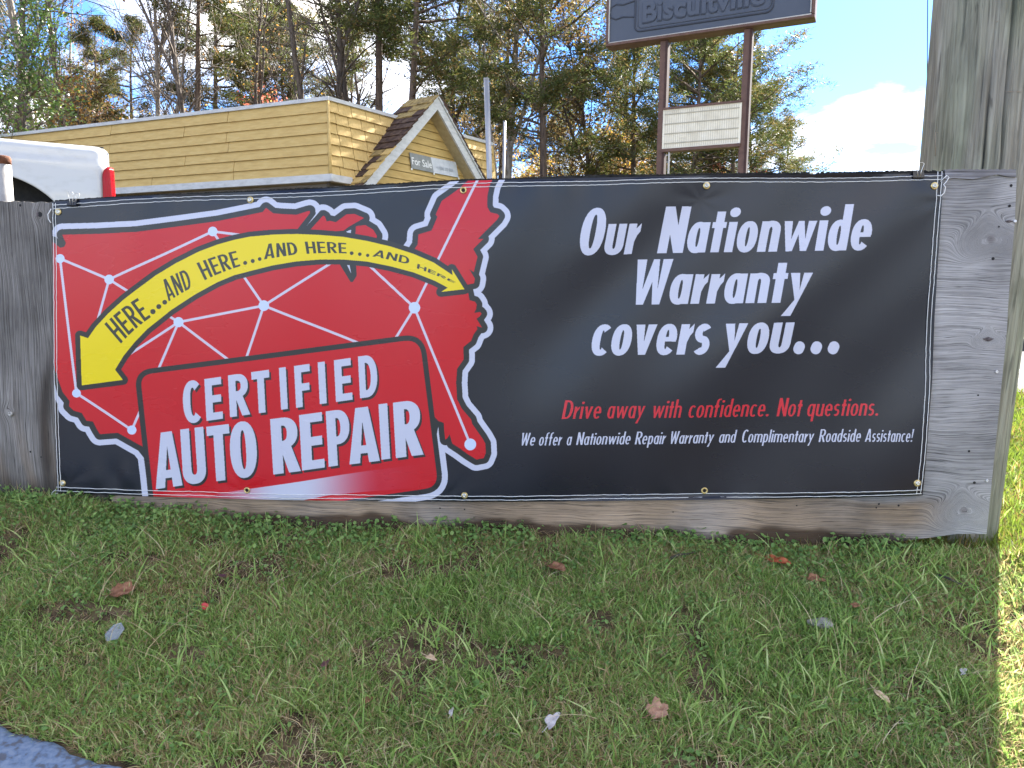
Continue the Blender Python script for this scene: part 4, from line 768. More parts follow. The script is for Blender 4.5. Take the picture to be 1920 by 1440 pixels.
    st=noise_mat('pale_stone',[(.16,.15,.13),(.30,.28,.25),(.42,.40,.36)],60,rough=.9,bump=.7,dist=.003); rock('stone',1537,1177,.028,st,'pale grey stone half sunk in the grass on the right','stone',2,.010)
    red=noise_mat('red_scrap_plastic',[(.45,.05,.05),(.62,.08,.08)],60,rough=.45,bump=.3); rock('red_scrap',386,1152,.009,red,'small bright red scrap in the grass on the left','scrap',5,.022,(1,.4,1.1)); 
    dst=noise_mat('dark_bark',[(.030,.025,.022),(.08,.07,.06)],80,rough=.95,bump=.6)
    def stick(pts,r0,label,g):
        P=[ground_hit(x,y)+np.array([0,0,.022+.003*math.sin(i*2)]) for i,(x,y) in enumerate(pts)]; o=tubeobj('stick',P,np.linspace(r0,r0*.4,len(P)),dst,None,k=7); tag(o,label,'stick')
    stick([(1755,1092),(1775,1100),(1795,1107),(1815,1113)],.0042,'dark weathered stick beside the shadow edge on the right',None)
    stick([(1258,1061),(1272,1056),(1290,1051),(1302,1048)],.0045,'short dark stick at the clover in front of the board',None)
# ================================================================ pickup behind the board
def build_truck():
    O=at_y(216,545,7.62); O[2]=.655; Fd=np.array([-.875,-.484,0]); Fd/=np.linalg.norm(Fd); Ld=np.array([-Fd[1],Fd[0],0.]); 
    if Ld[1]<0: Ld=-Ld
    Z=np.array([0,0,1.])
    W=lambda u,v,w: O+Fd*u+Ld*v+Z*w
    root=empty('pickup_truck',O,'white pickup truck behind the left end of the board, red tail light showing','pickup truck')
    m,N,L,b=newmat('white_car_paint',.25,.4); b.inputs['Base Color'].default_value=(.70,.71,.70,1); b.inputs['Coat Weight'].default_value=.6; b.inputs['Coat Roughness'].default_value=.06
    n=N.new('ShaderNodeTexNoise'); n.inputs['Scale'].default_value=14; n.inputs['Detail'].default_value=6; cr=N.new('ShaderNodeValToRGB'); cr.color_ramp.elements[0].color=(.44,.445,.43,1); cr.color_ramp.elements[1].color=(.475,.485,.475,1); cr.color_ramp.elements[0].position=.3; cr.color_ramp.elements[1].position=.5; L.new(n.outputs['Fac'],cr.inputs[0]); L.new(cr.outputs[0],b.inputs['Base Color'])
    blk=noise_mat('black_plastic',[(.012,.012,.012),(.03,.03,.03)],20,rough=.6,bump=.1); rub=noise_mat('tyre_rubber',[(.015,.015,.015),(.035,.033,.03)],20,rough=.9,bump=.2); rim=noise_mat('steel_rim',[(.35,.35,.35),(.5,.5,.5)],20,rough=.35,metal=.8,bump=.05)
    glass,N2,L2,b2=newmat('dark_glass',.05,.6); b2.inputs['Base Color'].default_value=(.02,.025,.03,1)
    PV=[(.50,.10),(.60,.04),(.75,.005),(.95,0),(1.15,.005),(1.245,.012),(1.275,.03),(1.32,.055),(1.38,.075),(1.42,.10),(1.445,.14),(1.45,.17)]
    pw=[p[0] for p in PV]; pv=[p[1] for p in PV]
    def arch(u,c): 
        t=1-((u-c)/.70)**2
        return .50+(.615*math.sqrt(t)) if t>0 else .50
    def side(sgn,v0,u0,u1,c,name,top=1.45):
        us=np.linspace(u0,u1,110); nw=26; V=[];Fc=[]
        for u in us:
            lo=max(.50,arch(u,c)); hi=top-.02*(0); rear=.055*max(0,1-(u-u0)/.12)**2 if u0<.3 else 0; flare=.03*math.exp(-(max(0,abs(math.hypot((u-c)/1.0,0))-.0)/.7)**4)
            for k in range(nw):
                t=k/(nw-1); w=lo+(hi-lo)*t; v=float(np.interp(w,pw,pv))+rear; e=math.hypot((u-c)/.60,(max(w,.5)-.50)/.545)-1; v-=.014*math.exp(-(e/.10)**2)*(w<1.22); wt=w-.03*max(0,1-(u-u0)/.08)**2*(t>.9) if u0<.3 else w
                V.append(W(u,v0+sgn*v,wt))
        for i in range(len(us)-1):
            for k in range(nw-1): Fc.append((i*nw+k,i*nw+k+1,(i+1)*nw+k+1,(i+1)*nw+k))
        o=mesh(name,V,Fc,m,root,smooth=True); md=o.modifiers.new('t','SOLIDIFY'); md.thickness=.03; md.offset=-1 if sgn>0 else 1; return o
    side(1,0,0,2.05,1.04,'bed_side'); side(-1,2.0,0,2.05,1.04,'bed_side')
    for sg,v0 in ((1,0),(-1,2.0)):
        box('bed_rail_cap',W(1.0,v0+sg*.21,1.452),Fd*.97,Ld*.03,Z*.004,blk,root,.004)
        box('bed_side_inner',W(1.03,v0+sg*.25,1.30),Fd*1.0,Ld*.02,Z*.13,m,root)
        # tail light: curved red lens on the corner
        prof=[(.062,-.008),(.05,-.016),(.03,-.018),(.0,-.014),(-.025,.006),(-.036,.04),(-.04,.08),(-.036,.12),(-.02,.15)]; ws=np.linspace(.70,1.235,16); V=[];Fc=[]
        for w in ws:
            q=(w-.70)/.535; k_=math.sqrt(max(.02,1-max(0,(q-.80)/.20)**2)); 
            for uu,vv in prof: V.append(W(-.03+(uu+.03)*(.35+.65*k_)*(1-.12*q),v0+sg*(vv*(.55+.45*k_)+.035*(q**5)),w))
        for i in range(15):
            for j in range(8): Fc.append((i*9+j,i*9+j+1,(i+1)*9+j+1,(i+1)*9+j))
        lens,NN,LL,bb=newmat('red_lens',.12,.6); bb.inputs['Base Color'].default_value=(.33,.0,.003,1); bb.inputs['Specular IOR Level'].default_value=.3
        vo=NN.new('ShaderNodeTexVoronoi'); vo.inputs['Scale'].default_value=45; bu=NN.new('ShaderNodeBump'); bu.inputs['Strength'].default_value=.5; bu.inputs['Distance'].default_value=.004; LL.new(vo.outputs['Distance'],bu.inputs['Height']); LL.new(bu.outputs[0],bb.inputs['Normal'])
        o=mesh('tail_light',V,Fc,lens,root,smooth=True); md=o.modifiers.new('t','SOLIDIFY'); md.thickness=.025; md.offset=0
    # tailgate, bumper, bed floor
    box('tailgate',W(.02,1.0,1.07),Fd*.03,Ld*.86,Z*.33,m,root,.015); box('tailgate_handle',W(-.015,1.0,1.2),Fd*.012,Ld*.10,Z*.03,blk,root,.005)
    box('rear_bumper',W(-.08,1.0,.62),Fd*.07,Ld*.97,Z*.09,rim,root,.02); box('bed_floor',W(1.0,1.0,.86),Fd*.98,Ld*.78,Z*.03,blk,root)
    box('frame',W(2.8,1.0,.55),Fd*2.7,Ld*.45,Z*.08,blk,root); 
    # wheel wells (dark liners), wheels
    for c in (1.04,4.75):
        for sg,v0 in ((1,0),(-1,2.0)):
            mb=MB(); k=18; V=[];Fc=[]
            for i in range(k+1):
                a=math.pi*i/k; 
                for d in (.02,.42): V.append(W(c+math.cos(a)*.76,v0+sg*d,.45+math.sin(a)*.72))
            for i in range(k): Fc.append((2*i,2*i+1,2*i+3,2*i+2))
            n0=len(V); V+=[W(c+math.cos(math.pi*i/k)*.76,v0+sg*.42,.45+math.sin(math.pi*i/k)*.72) for i in range(k+1)]; Fc.append(tuple(range(n0,n0+k+1))); mesh('wheel_well',V,Fc,blk,root)
            th=np.linspace(0,2*np.pi,32,endpoint=False); prof=[(.24,.05),(.34,.03),(.385,.05),(.40,.08),(.40,.24),(.385,.27),(.30,.29)]; V=[];Fc=[]
            for r_,d in prof: V+=[W(c+math.cos(a)*r_,v0+sg*d,.40+math.sin(a)*r_) for a in th]
            for i in range(len(prof)-1):
                for j in range(32): Fc.append((i*32+j,i*32+(j+1)%32,(i+1)*32+(j+1)%32,(i+1)*32+j))
            wh=mesh('wheel',V,Fc,rub,root,smooth=True)
            V=[];Fc=[];prof=[(.245,.055),(.22,.09),(.12,.10),(.10,.07),(.01,.065)]
            for r_,d in prof: V+=[W(c+math.cos(a)*r_,v0+sg*d,.40+math.sin(a)*r_) for a in th]
            for i in range(len(prof)-1):
                for j in range(32): Fc.append((i*32+j,i*32+(j+1)%32,(i+1)*32+(j+1)%32,(i+1)*32+j))
            ro=mesh('rim',V,Fc,rim,root,smooth=True); ro.parent=wh
            for v in ro.data.vertices: pass
            wh.location=(0,0,0)
    # cab and bonnet
    def loft(name,secs,mat):
        V=[];Fc=[]
        for u,hw0,w0,hw1,w1 in secs: V+=[W(u,1-hw0,w0),W(u,1-hw1,w1),W(u,1+hw1,w1),W(u,1+hw0,w0)]
        for i in range(len(secs)-1):
            for k in range(4): Fc.append((4*i+k,4*i+(k+1)%4,4*i+4+(k+1)%4,4*i+4+k))
        Fc+=[(0,1,2,3),tuple(len(V)-4+k for k in range(4))]; o=mesh(name,V,Fc,mat,root); bm=bmesh.new(); bm.from_mesh(o.data); bmesh.ops.recalc_face_normals(bm,faces=bm.faces); bmesh.ops.bevel(bm,geom=bm.edges,offset=.035,segments=3,affect='EDGES'); bm.to_mesh(o.data); bm.free(); o.data.polygons.foreach_set('use_smooth',np.ones(len(o.data.polygons),bool)); return o
    loft('cab_body',[(2.1,.98,.55,.98,1.40),(4.15,.98,.55,.98,1.40)],m); loft('bonnet',[(4.16,.97,.98,.94,1.38),(5.0,.96,.98,.90,1.32),(5.7,.90,.98,.82,1.15)],m)
    loft('cab_roof',[(2.14,.92,1.41,.76,1.95),(3.7,.92,1.41,.76,1.98),(4.2,.92,1.41,.80,1.50)],m)
    for sg in (-1,1):
        for a0,a1,t0,t1 in ((2.25,3.0,2.35,3.0),(3.08,3.95,3.08,3.62)):
            V=[W(a0,1+sg*.925,1.45),W(a1,1+sg*.925,1.45),W(t1,1+sg*.79,1.90),W(t0,1+sg*.79,1.90)]; hexa('side_window',slab(V,Ld*(-sg),.01),glass,root)
        side(1 if sg<0 else -1,0 if sg<0 else 2.0,4.16,5.6,4.75,'front_wing',top=1.22)
    hexa('rear_window',slab([W(2.125,1-.8,1.46),W(2.125,1+.8,1.46),W(2.135,1+.68,1.88),W(2.135,1-.68,1.88)],Fd,.01),glass,root)
    # rust-capped steel post at the left edge of the picture
    a=at_y(24,560,2.75); a[2]=gz(a[0],a[1]); r=.0245; top=at_y(24,292,2.75)[2]
    pr=empty('steel_post',a,'round whitish steel post with a rusty top, behind the left sheet of the board','post'); wm=noise_mat('galvanised_post',[(.22,.21,.20),(.36,.35,.33),(.45,.43,.40)],25,rough=.55,metal=.2,bump=.3,stretch=(1,1,.4)); rs=noise_mat('rust_brown',[(.06,.025,.015),(.16,.06,.03)],50,rough=.9,bump=.6)
    tubeobj('post_shaft',[a,a+np.array([0,0,.4]),(a[0],a[1],top-.030)],r,wm,pr,k=24); tubeobj('rusty_cap',[(a[0],a[1],top-.031),(a[0],a[1],top-.010),(a[0],a[1],top-.003),(a[0],a[1],top)],[r*1.03,r*1.03,r*.92,r*.6],rs,pr,k=24)
# ================================================================ yellow building
def text_mesh(s,extrude=0,offset=0,bevel=0,space=1.0):
    cu=bpy.data.curves.new('txt','FONT'); cu.body=s; cu.size=1; cu.extrude=extrude; cu.offset=offset; cu.bevel_depth=bevel; cu.space_character=space; cu.resolution_u=3
    o=bpy.data.objects.new('txt',cu); sc.collection.objects.link(o); dg=bpy.context.evaluated_depsgraph_get(); me=bpy.data.meshes.new_from_object(o.evaluated_get(dg)); V=np.array([v.co[:] for v in me.vertices]); Fc=[tuple(p.vertices) for p in me.polygons]
    bpy.data.objects.remove(o); bpy.data.curves.remove(cu); bpy.data.meshes.remove(me); return V,Fc
def place_text(name,s,P0,X,Y,Nn,mat,parent,offset=0,extrude=0,space=1.0,skew=0):
    """baseline from P0 along vector X (total width), cap height vector Y"""
    V,Fc=text_mesh(s,extrude,offset,0,space); x0,x1=V[:,0].min(),V[:,0].max(); cap=.70
    P=np.asarray(P0)+((V[:,0]-x0)/(x1-x0))[:,None]*np.asarray(X)+(V[:,1]/cap)[:,None]*np.asarray(Y)+V[:,2][:,None]*np.asarray(Nn)
    return mesh(name,P,Fc,mat,parent)
def build_building():
    T0=at_y(615,189,16.0); zt=T0[2]; Z=np.array([0,0,1.])
    def hz(x,y,z_): return hit(x,y,(0,0,z_),(0,0,1))
    dl=hz(0,259,zt)-T0; dl/=np.linalg.norm(dl); dr=hz(921,273,zt)-T0; LR=np.linalg.norm(dr); dr/=LR
    nl=np.array([dl[1],-dl[0],0]); nl*= -1 if nl[1]>0 else 1; nr=np.array([dr[1],-dr[0],0]); nr*=-1 if nr[1]>0 else 1
    bis=-(dl+dr); k=.40/(bis@nl); E0=T0+bis*k; zE=hit(619,328.5,E0,nl)[2]; E0[2]=zE; H=zt-zE
    rise=T0-E0; LL=17.0
    base=empty('yellow_building',(E0[0],E0[1],.6),'low yellow building with a mansard roof of painted shingles and a front gable','building')
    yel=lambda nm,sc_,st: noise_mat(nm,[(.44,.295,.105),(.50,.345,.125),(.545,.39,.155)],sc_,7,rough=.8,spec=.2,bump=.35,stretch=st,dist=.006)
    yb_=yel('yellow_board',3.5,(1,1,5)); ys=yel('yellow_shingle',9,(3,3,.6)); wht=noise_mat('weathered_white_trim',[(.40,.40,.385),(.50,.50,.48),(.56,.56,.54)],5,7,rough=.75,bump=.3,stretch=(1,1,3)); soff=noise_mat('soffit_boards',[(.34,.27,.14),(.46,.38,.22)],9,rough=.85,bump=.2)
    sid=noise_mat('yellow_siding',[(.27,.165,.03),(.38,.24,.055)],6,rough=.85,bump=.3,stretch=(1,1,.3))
    def M(d,n,s,t,o=0): return E0+d*s+rise*t+n*o
    rows=7; gaps=.015
    rng=random.Random(3)
    def row_piece(name,d,n,s0,s1,i,mat,proud,wob=0):
        t0=i/rows-.012+wob; t1=min(1.0,(i+1)/rows+.01)
        lo=.062+proud; hi=.018
        a,b=M(d,n,s0,t0,lo),M(d,n,s1,t0,lo); c,e=M(d,n,s1,t1,hi),M(d,n,s0,t1,hi); b2,a2=M(d,n,s1,t0,lo-.034),M(d,n,s0,t0,lo-.034); c2,e2=M(d,n,s1,t1,hi-.014),M(d,n,s0,t1,hi-.014)
        return hexa(name,[a,b,c,e,a2,b2,c2,e2],mat,base)
    for i in range(rows):
        s=-.0; j=0
        s=0; e_=rng.uniform(2.0,4.2)
        while s<LL:
            ln=rng.choice([3.66,4.88,2.44]) if j else e_; row_piece('roof_board',dl,nl,s,min(LL,s+ln-gaps),i,yb_,rng.uniform(-.004,.004),rng.uniform(-.006,.004)); s+=ln; j+=1
    # backing of the mansard
    for d,n,Ln in ((dl,nl,LL),(dr,nr,LR+.1)):
        hexa('mansard_deck',slab([M(d,n,0,0,0),M(d,n,Ln,0,0),M(d,n,Ln,1,0),M(d,n,0,1,0)],n,.05),ys,base)
    # gable plane: points from the picture on a plane standing out from the right-hand wall
    GO=.40; G0=E0+nr*GO
    gl=hit(680,348,G0,nr); ga=hit(821,180,G0,nr); gr=hit(911,345,G0,nr)
    sL=(gl-E0)@dr; sA=(ga-E0)@dr; sR=(gr-E0)@dr
    slopeL=(ga[2]-gl[2])/(sA-sL); slopeR=(ga[2]-gr[2])/(sR-sA)
    def in_gable(s,zz): return zz<ga[2]-slopeL*(sA-s) and zz<ga[2]-slopeR*(s-sA)
    for i in range(rows):
        s=-.02+0.0; j=0
        while s<LR:
            w=rng.uniform(.34,.44) if j else rng.uniform(.16,.42); e=min(s+w-gaps,LR); zc=(M(dr,nr,0,(i+.5)/rows)[2]); mid=(s+e)/2
            if not (in_gable(s,zc-.1) and in_gable(e,zc-.1)): row_piece('shingle',dr,nr,s,e,i,ys,rng.uniform(-.006,.008),rng.uniform(-.008,.004))
            s+=w; j+=1
    # corner strip, cap, fascia
    c0=E0+(nl+nr)*.045; c1=T0+(nl+nr)*.03; tubeobj('corner_strip',[c0,c0*.5+c1*.5,c1],[.035,.035,.03],yb_,base,k=6)
    def bar(name,a,b,n,w,h,mat,z0=0):
        a=np.asarray(a,float)+Z*z0;b=np.asarray(b,float)+Z*z0; return hexa(name,[a+n*w,b+n*w,b+n*w+Z*h,a+n*w+Z*h,a-n*.03,b-n*.03,b-n*.03+Z*h,a-n*.03+Z*h],mat,base)
    bar('roof_cap',T0-dl*.06,T0+dl*LL,nl,.07,.075,wht,.0); bar('roof_cap',T0-dr*.02,T0+dr*LR,nr,.068,.073,wht,.001)
    bar('fascia',E0-dl*.10,E0+dl*LL,nl,.085,.140,wht,-.125); bar('fascia',E0-dr*.08,E0+dr*(sL+.02),nr,.083,.137,wht,-.124); bar('fascia',E0+dr*(sR-.05),E0+dr*LR,nr,.083,.137,wht,-.124)
    # end of the mansard on the right, flat roof, soffits, walls
    eR=E0+dr*LR; tR=T0+dr*LR; hexa('end_wall',slab([eR,eR-nr*3,np.array([*(tR-nr*3)[:2],zt]),tR],dr,.06),ys,base)
    back=3.0; F=[T0,T0+dl*LL,T0+dl*LL+dr*LR,T0+dr*LR]; hexa('flat_roof',slab([f-Z*.02 for f in F],Z,.08),soff,base)
    inset=.75; W0=E0-(nl+nr)*inset*.9; ins=W0-E0
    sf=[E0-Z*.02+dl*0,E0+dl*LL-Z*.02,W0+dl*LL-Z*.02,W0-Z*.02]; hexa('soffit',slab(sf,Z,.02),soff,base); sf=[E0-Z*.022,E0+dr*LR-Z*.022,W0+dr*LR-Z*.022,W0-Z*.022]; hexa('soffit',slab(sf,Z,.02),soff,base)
    wh=zE-.62
    for d,n,Ln in ((dl,nl,LL),(dr,nr,LR-1.0)):
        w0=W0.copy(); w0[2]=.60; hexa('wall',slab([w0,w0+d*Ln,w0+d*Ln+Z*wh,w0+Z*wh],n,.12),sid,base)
        mb=MB(); s=0
        while s<Ln-.2: mb.box(w0+d*(s+.095)+Z*wh/2+n*.008,d*.092,n*.008,Z*(wh/2-.001)); s+=.2
        tag(mb.obj('wall_siding',sid,base),kind='stuff')
        bar('frieze_board',W0+Z*0,W0+d*Ln,n,.03,.16,wht,-.185)
    tubeobj('corner_downpipe',[(*(W0+(nl+nr)*.1)[:2],.6),(*(W0+(nl+nr)*.1)[:2],zE-.02)],.045,wht,base,k=10)
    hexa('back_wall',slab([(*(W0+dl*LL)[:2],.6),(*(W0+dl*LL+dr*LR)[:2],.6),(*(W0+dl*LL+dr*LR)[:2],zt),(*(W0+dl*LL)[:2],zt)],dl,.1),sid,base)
    # ---- gable
    P=lambda s,zz,o: E0*np.array([1,1,0])+dr*s+nr*o+Z*zz
    def rake(sgn,s_end,slope):
        zend=ga[2]-slope*abs(sA-s_end); L_=math.hypot(sA-s_end,ga[2]-zend); ux=(s_end-sA)/L_; uz=(zend-ga[2])/L_; h=.20/abs(ux)*abs(1) ; h=.21*math.sqrt(1+slope*slope)
        q=[P(sA,ga[2],GO),P(s_end,zend,GO),P(s_end,zend-h,GO),P(sA,ga[2]-h,GO)]; hexa('rake_board',slab(q,nr,.05),wht,base)
        # thin white edge strip standing proud
        q=[P(sA,ga[2]+.035,GO+.03),P(s_end,zend+.035,GO+.03),P(s_end,zend-.03,GO+.03),P(sA,ga[2]-.03,GO+.03)]; hexa('drip_edge',slab(q,nr,.028),wht,base)
        q=[P(sA,ga[2]-h+.02,GO-.052),P(s_end,zend-h+.02,GO-.052),P(s_end,zend-h+.02,GO-.40),P(sA,ga[2]-h+.02,GO-.40)]; hexa('gable_soffit',slab(q,Z,.02),soff,base)
        return zend,h,ux,uz,L_
    sLe=sL-.25; sRe=sR+.6
    zl,h,_,_,LLn=rake(-1,sLe,slopeL); zr,h2,_,_,LRn=rake(1,sRe,slopeR)
    # planks of the gable wall, recessed
    GR=GO-.36; ph=.172; zz=zl-.1; bars=0
    while zz<ga[2]-h-.1:
        z1=min(zz+ph-.010,ga[2]-h-.01); 
        f=lambda q:(sA-(ga[2]-h*1.0-q)/slopeL, sA+(ga[2]-h2*1.0-q)/slopeR)
        a0,b0=f(zz); a1,b1=f(z1)
        if b0-a0>.1: hexa('gable_plank',[P(a0,zz,GR+.022),P(b0,zz,GR+.022),P(b1,z1,GR+.004),P(a1,z1,GR+.004),P(a0,zz,GR-.02),P(b0,zz,GR-.02),P(b1,z1,GR-.02),P(a1,z1,GR-.02)],yb_,base)
        zz+=ph
    f0=f(zl-.3); hexa('gable_backing',slab([P(f0[0],zl-.3,GR-.021),P(f0[1],zl-.3,GR-.021),P(sA,ga[2]-h,GR-.021)]+[P(sA-.001,ga[2]-h,GR-.021)],nr,.03),sid,base)
    # roof slopes with dark mossy shingles
    dk=noise_mat('dark_shingle',[(.022,.014,.010),(.07,.040,.028),(.12,.08,.05)],8,7,rough=.95,bump=.6); ms=noise_mat('mossy_shingle',[(.10,.07,.03),(.27,.19,.07),(.36,.27,.10)],10,7,rough=.95,bump=.6); ye=ys
    nrow=15; depth=.9
    for side_,slope,s_end,zend,Ln in ((-1,slopeL,sLe,zl,LLn),(1,slopeR,sRe,zr,LRn)):
        sn=np.array([0,0,1.])*(1/math.sqrt(1+slope**2)) - dr*side_*(-1)*(slope/math.sqrt(1+slope**2))*1
        for i in range(nrow):
            t0=i/nrow; t1=(i+1)/nrow+.03; t1=min(t1,1.02)
            def R(t,o,up): return P(sA+(s_end-sA)*t,ga[2]+(zend-ga[2])*t,o)+sn*up
            o=GO+.045; j=0
            zr_=ga[2]+(zend-ga[2])*(t0+t1)/2; oe=GO-depth if zr_>zt-.05 else (rise@nr)*max(0,(zr_-zE)/H)-.06
            while o>oe:
                w=rng.uniform(.24,.34) if j else rng.uniform(.12,.32); o2=max(o-w+.008,oe-.05); mt=(ms if (i<1 or (i<3 and rng.random()<.5)) else dk if i<8 else (ye if rng.random()<.35+.08*(i-8) else dk if rng.random()<.5 else ms)) if side_<0 else dk
                lo=.065+rng.uniform(-.01,.012); V=[R(t1,o,lo),R(t1,o2,lo),R(t0,o2,.03),R(t0,o,.03),R(t1,o,lo-.03),R(t1,o2,lo-.03),R(t0,o2,.005),R(t0,o,.005)]; hexa('gable_shingle',V,mt,base); o-=w; j+=1
        q=[P(sA,ga[2],GO),P(s_end,zend,GO),P(s_end,zend,GO-.6),P(sA,ga[2],GO-depth)]; hexa('gable_roof_deck',slab(q,Z,.04),soff,base)
    # ---- For Sale sign on the gable
    sp=E0+nr*(GR+.05); c=[hit(x,y,sp,nr) for x,y in ((767.9,285.6),(807.5,294.7),(854.6,303.9),(860,333),(813.6,324.2),(771.7,315.4))]
    sg=empty('for_sale_sign',c[5],'faded grey and white For Sale banner sign fixed to the gable of the yellow building','sign')
    g1=noise_mat('faded_grey_vinyl',[(.20,.21,.20),(.28,.29,.28)],8,rough=.6,bump=.1); g2=noise_mat('faded_white_vinyl',[(.46,.48,.50),(.58,.60,.62)],8,rough=.6,bump=.1); tx=noise_mat('sign_white_letters',[(.75,.75,.72),(.8,.8,.78)],8,rough=.6,bump=0); tg=noise_mat('sign_faded_letters',[(.26,.29,.32),(.34,.37,.40)],8,rough=.6,bump=0)
    hexa('grey_panel',slab([c[0],c[1],c[4],c[5]],nr,.012),g1,sg); hexa('white_panel',slab([c[1]+nr*.001,c[2]+nr*.001,c[3]+nr*.001,c[4]+nr*.001],nr,.012),g2,sg)
    X=(c[4]-c[5])*.88; Y=(c[0]-c[5]); b0=c[5]+Y*.27+(c[4]-c[5])*.05+nr*.006; place_text('lettering','For Sale',b0,X,Y*.46,nr,tx,sg,offset=.01)
    X=(c[3]-c[4]); b0=c[4]+(c[1]-c[4])*.30+X*.13+nr*.007; place_text('faded_lettering','+1 (336) 373 5501',b0,X*.66,Y*.20,nr,tg,sg,offset=.02)
    b0=c[4]+(c[1]-c[4])*.66+X*.10+nr*.007
    for q in (c[5],c[4],c[3]):
        box('corner_tab',q-Z*.02+nr*.004,dr*.022,nr*.004,Z*.02,tx,sg)
    return base
# ================================================================ signs and steel poles
def build_sign():
    S0=at_y(1137,89,12.0); S1=hit(1528,33.5,(0,0,S0[2]),(0,0,1)); S1=at_y(1528,33.5,S1[1]); zb=S0[2]; S1[2]=zb
    d=S1-S0; Wd=np.linalg.norm(d); d/=Wd; n=np.array([d[1],-d[0],0]); n*=-1 if n[1]>0 else 1; Z=np.array([0,0,1.]); Hh=1.75; th=.20
    P=lambda s,zz,o=0: S0+d*s+Z*zz+n*o
    base_xy=P(Wd/2,0,-th/2); root=empty('roadside_sign',(base_xy[0],base_xy[1],gz(base_xy[0],base_xy[1])),'tall roadside sign, slate-blue cabinet over a cream letter board on two brown posts','roadside sign')
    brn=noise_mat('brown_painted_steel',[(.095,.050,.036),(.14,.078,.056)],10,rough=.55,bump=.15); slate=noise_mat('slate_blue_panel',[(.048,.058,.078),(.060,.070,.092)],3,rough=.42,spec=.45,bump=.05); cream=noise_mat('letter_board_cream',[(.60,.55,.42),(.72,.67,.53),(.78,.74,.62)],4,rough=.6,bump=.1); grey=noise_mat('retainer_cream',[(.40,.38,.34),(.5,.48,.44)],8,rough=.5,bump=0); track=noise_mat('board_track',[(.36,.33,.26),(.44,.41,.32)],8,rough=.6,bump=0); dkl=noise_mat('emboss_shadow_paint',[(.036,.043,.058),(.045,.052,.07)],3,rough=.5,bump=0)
    box('cabinet',P(Wd/2,Hh/2,-th/2-.012),d*(Wd/2),n*(th/2),Z*(Hh/2),brn,root,.01)
    for a,b in (((0,.01),(Wd,.04)),((0,Hh-.04),(Wd,Hh-.01))): box('frame_rail',P(Wd/2,(a[1]+b[1])/2,.015),d*(Wd/2),n*.027,Z*.019,brn,root)
    for s in (.02,Wd-.02): box('frame_rail',P(s,Hh/2,.014),d*.02,n*.026,Z*(Hh/2-.052),brn,root)
    for zz in (.046,Hh-.046): box('retainer',P(Wd/2,zz,.022),d*(Wd/2-.045),n*.020,Z*.007,grey,root)
    for s in (.047,Wd-.055): box('retainer',P(s,Hh/2,.022),d*.007,n*.020,Z*(Hh/2-.07),grey,root)
    box('sign_face',P(Wd/2,Hh/2,.003),d*(Wd/2-.05),n*.012,Z*(Hh/2-.06),slate,root)
    fp=S0+n*.016
    q=lambda x,y,o=0: hit(x,y,fp,n)+n*o
    def uvw(x,y): p=q(x,y); return (p-S0)@d,p[2]-zb
    def onf(s,zz,o=.016): return P(s,zz,o)
    sl,zl=uvw(1190,60); sr,_=uvw(1449,20); z0=zl; z1=z0+.62
    def outline(name,pts,r=.012,mat=slate): tubeobj(name,[onf(s,zz) for s,zz in pts],r,mat,root,k=6)
    def rr(a,b,c,e,R):
        out=[]
        for cx,cy,t0 in ((b-R,e-R,0),(a+R,e-R,90),(a+R,c+R,180),(b-R,c+R,270)):
            for t in np.linspace(t0,t0+90,6): out.append((cx+R*math.cos(math.radians(t)),cy+R*math.sin(math.radians(t))))
        return out+[out[0]]
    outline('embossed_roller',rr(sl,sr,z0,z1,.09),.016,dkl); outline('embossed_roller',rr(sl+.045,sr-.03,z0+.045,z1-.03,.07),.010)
    hs,hz_=uvw(1143,36); 
    hz0=z0+.33
    for s_a,s_b in ((sl-.01,sl-.40),(sr+.01,sr+.40)):
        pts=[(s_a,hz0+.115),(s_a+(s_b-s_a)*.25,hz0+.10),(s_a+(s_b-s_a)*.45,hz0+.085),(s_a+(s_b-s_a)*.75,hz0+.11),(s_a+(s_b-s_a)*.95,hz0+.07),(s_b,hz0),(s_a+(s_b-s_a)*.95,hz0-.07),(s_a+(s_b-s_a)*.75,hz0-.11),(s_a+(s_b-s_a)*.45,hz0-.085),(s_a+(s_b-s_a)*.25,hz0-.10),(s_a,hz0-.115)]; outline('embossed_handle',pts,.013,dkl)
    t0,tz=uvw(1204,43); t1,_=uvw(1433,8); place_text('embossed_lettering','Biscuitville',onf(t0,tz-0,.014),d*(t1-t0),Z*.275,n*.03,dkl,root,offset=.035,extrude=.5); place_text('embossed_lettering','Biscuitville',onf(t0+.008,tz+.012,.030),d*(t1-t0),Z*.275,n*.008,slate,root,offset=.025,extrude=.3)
    # posts
    for x in (1243.5,1401):
        p=hit(x,66,fp,n); s=(p-S0)@d; g=gz(*(P(s,0,-th/2)[:2])); hgt=zb-.0-g; box('post',P(s,-(hgt)/2-.003,-th/2),d*.058,n*.058,Z*(hgt/2),brn,root,.006)
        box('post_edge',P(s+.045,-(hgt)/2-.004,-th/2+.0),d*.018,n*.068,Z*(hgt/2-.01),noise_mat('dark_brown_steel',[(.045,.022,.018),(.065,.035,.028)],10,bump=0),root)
    # letter board between posts
    p0,p1=uvw(1242,204),uvw(1390,191); b0,b1=uvw(1240,278),uvw(1386,269)
    s0,s1=p0[0]+.0,p1[0]; zt_=(p0[1]+p1[1])/2; zb_=(b0[1]+b1[1])/2; cs=(s0+s1)/2; hw=(s1-s0)/2; cz=(zt_+zb_)/2; hh=(zt_-zb_)/2; o=-th/2+.07
    box('letter_board',P(cs,cz,o-.06),d*hw,n*.06,Z*hh,cream,root); 
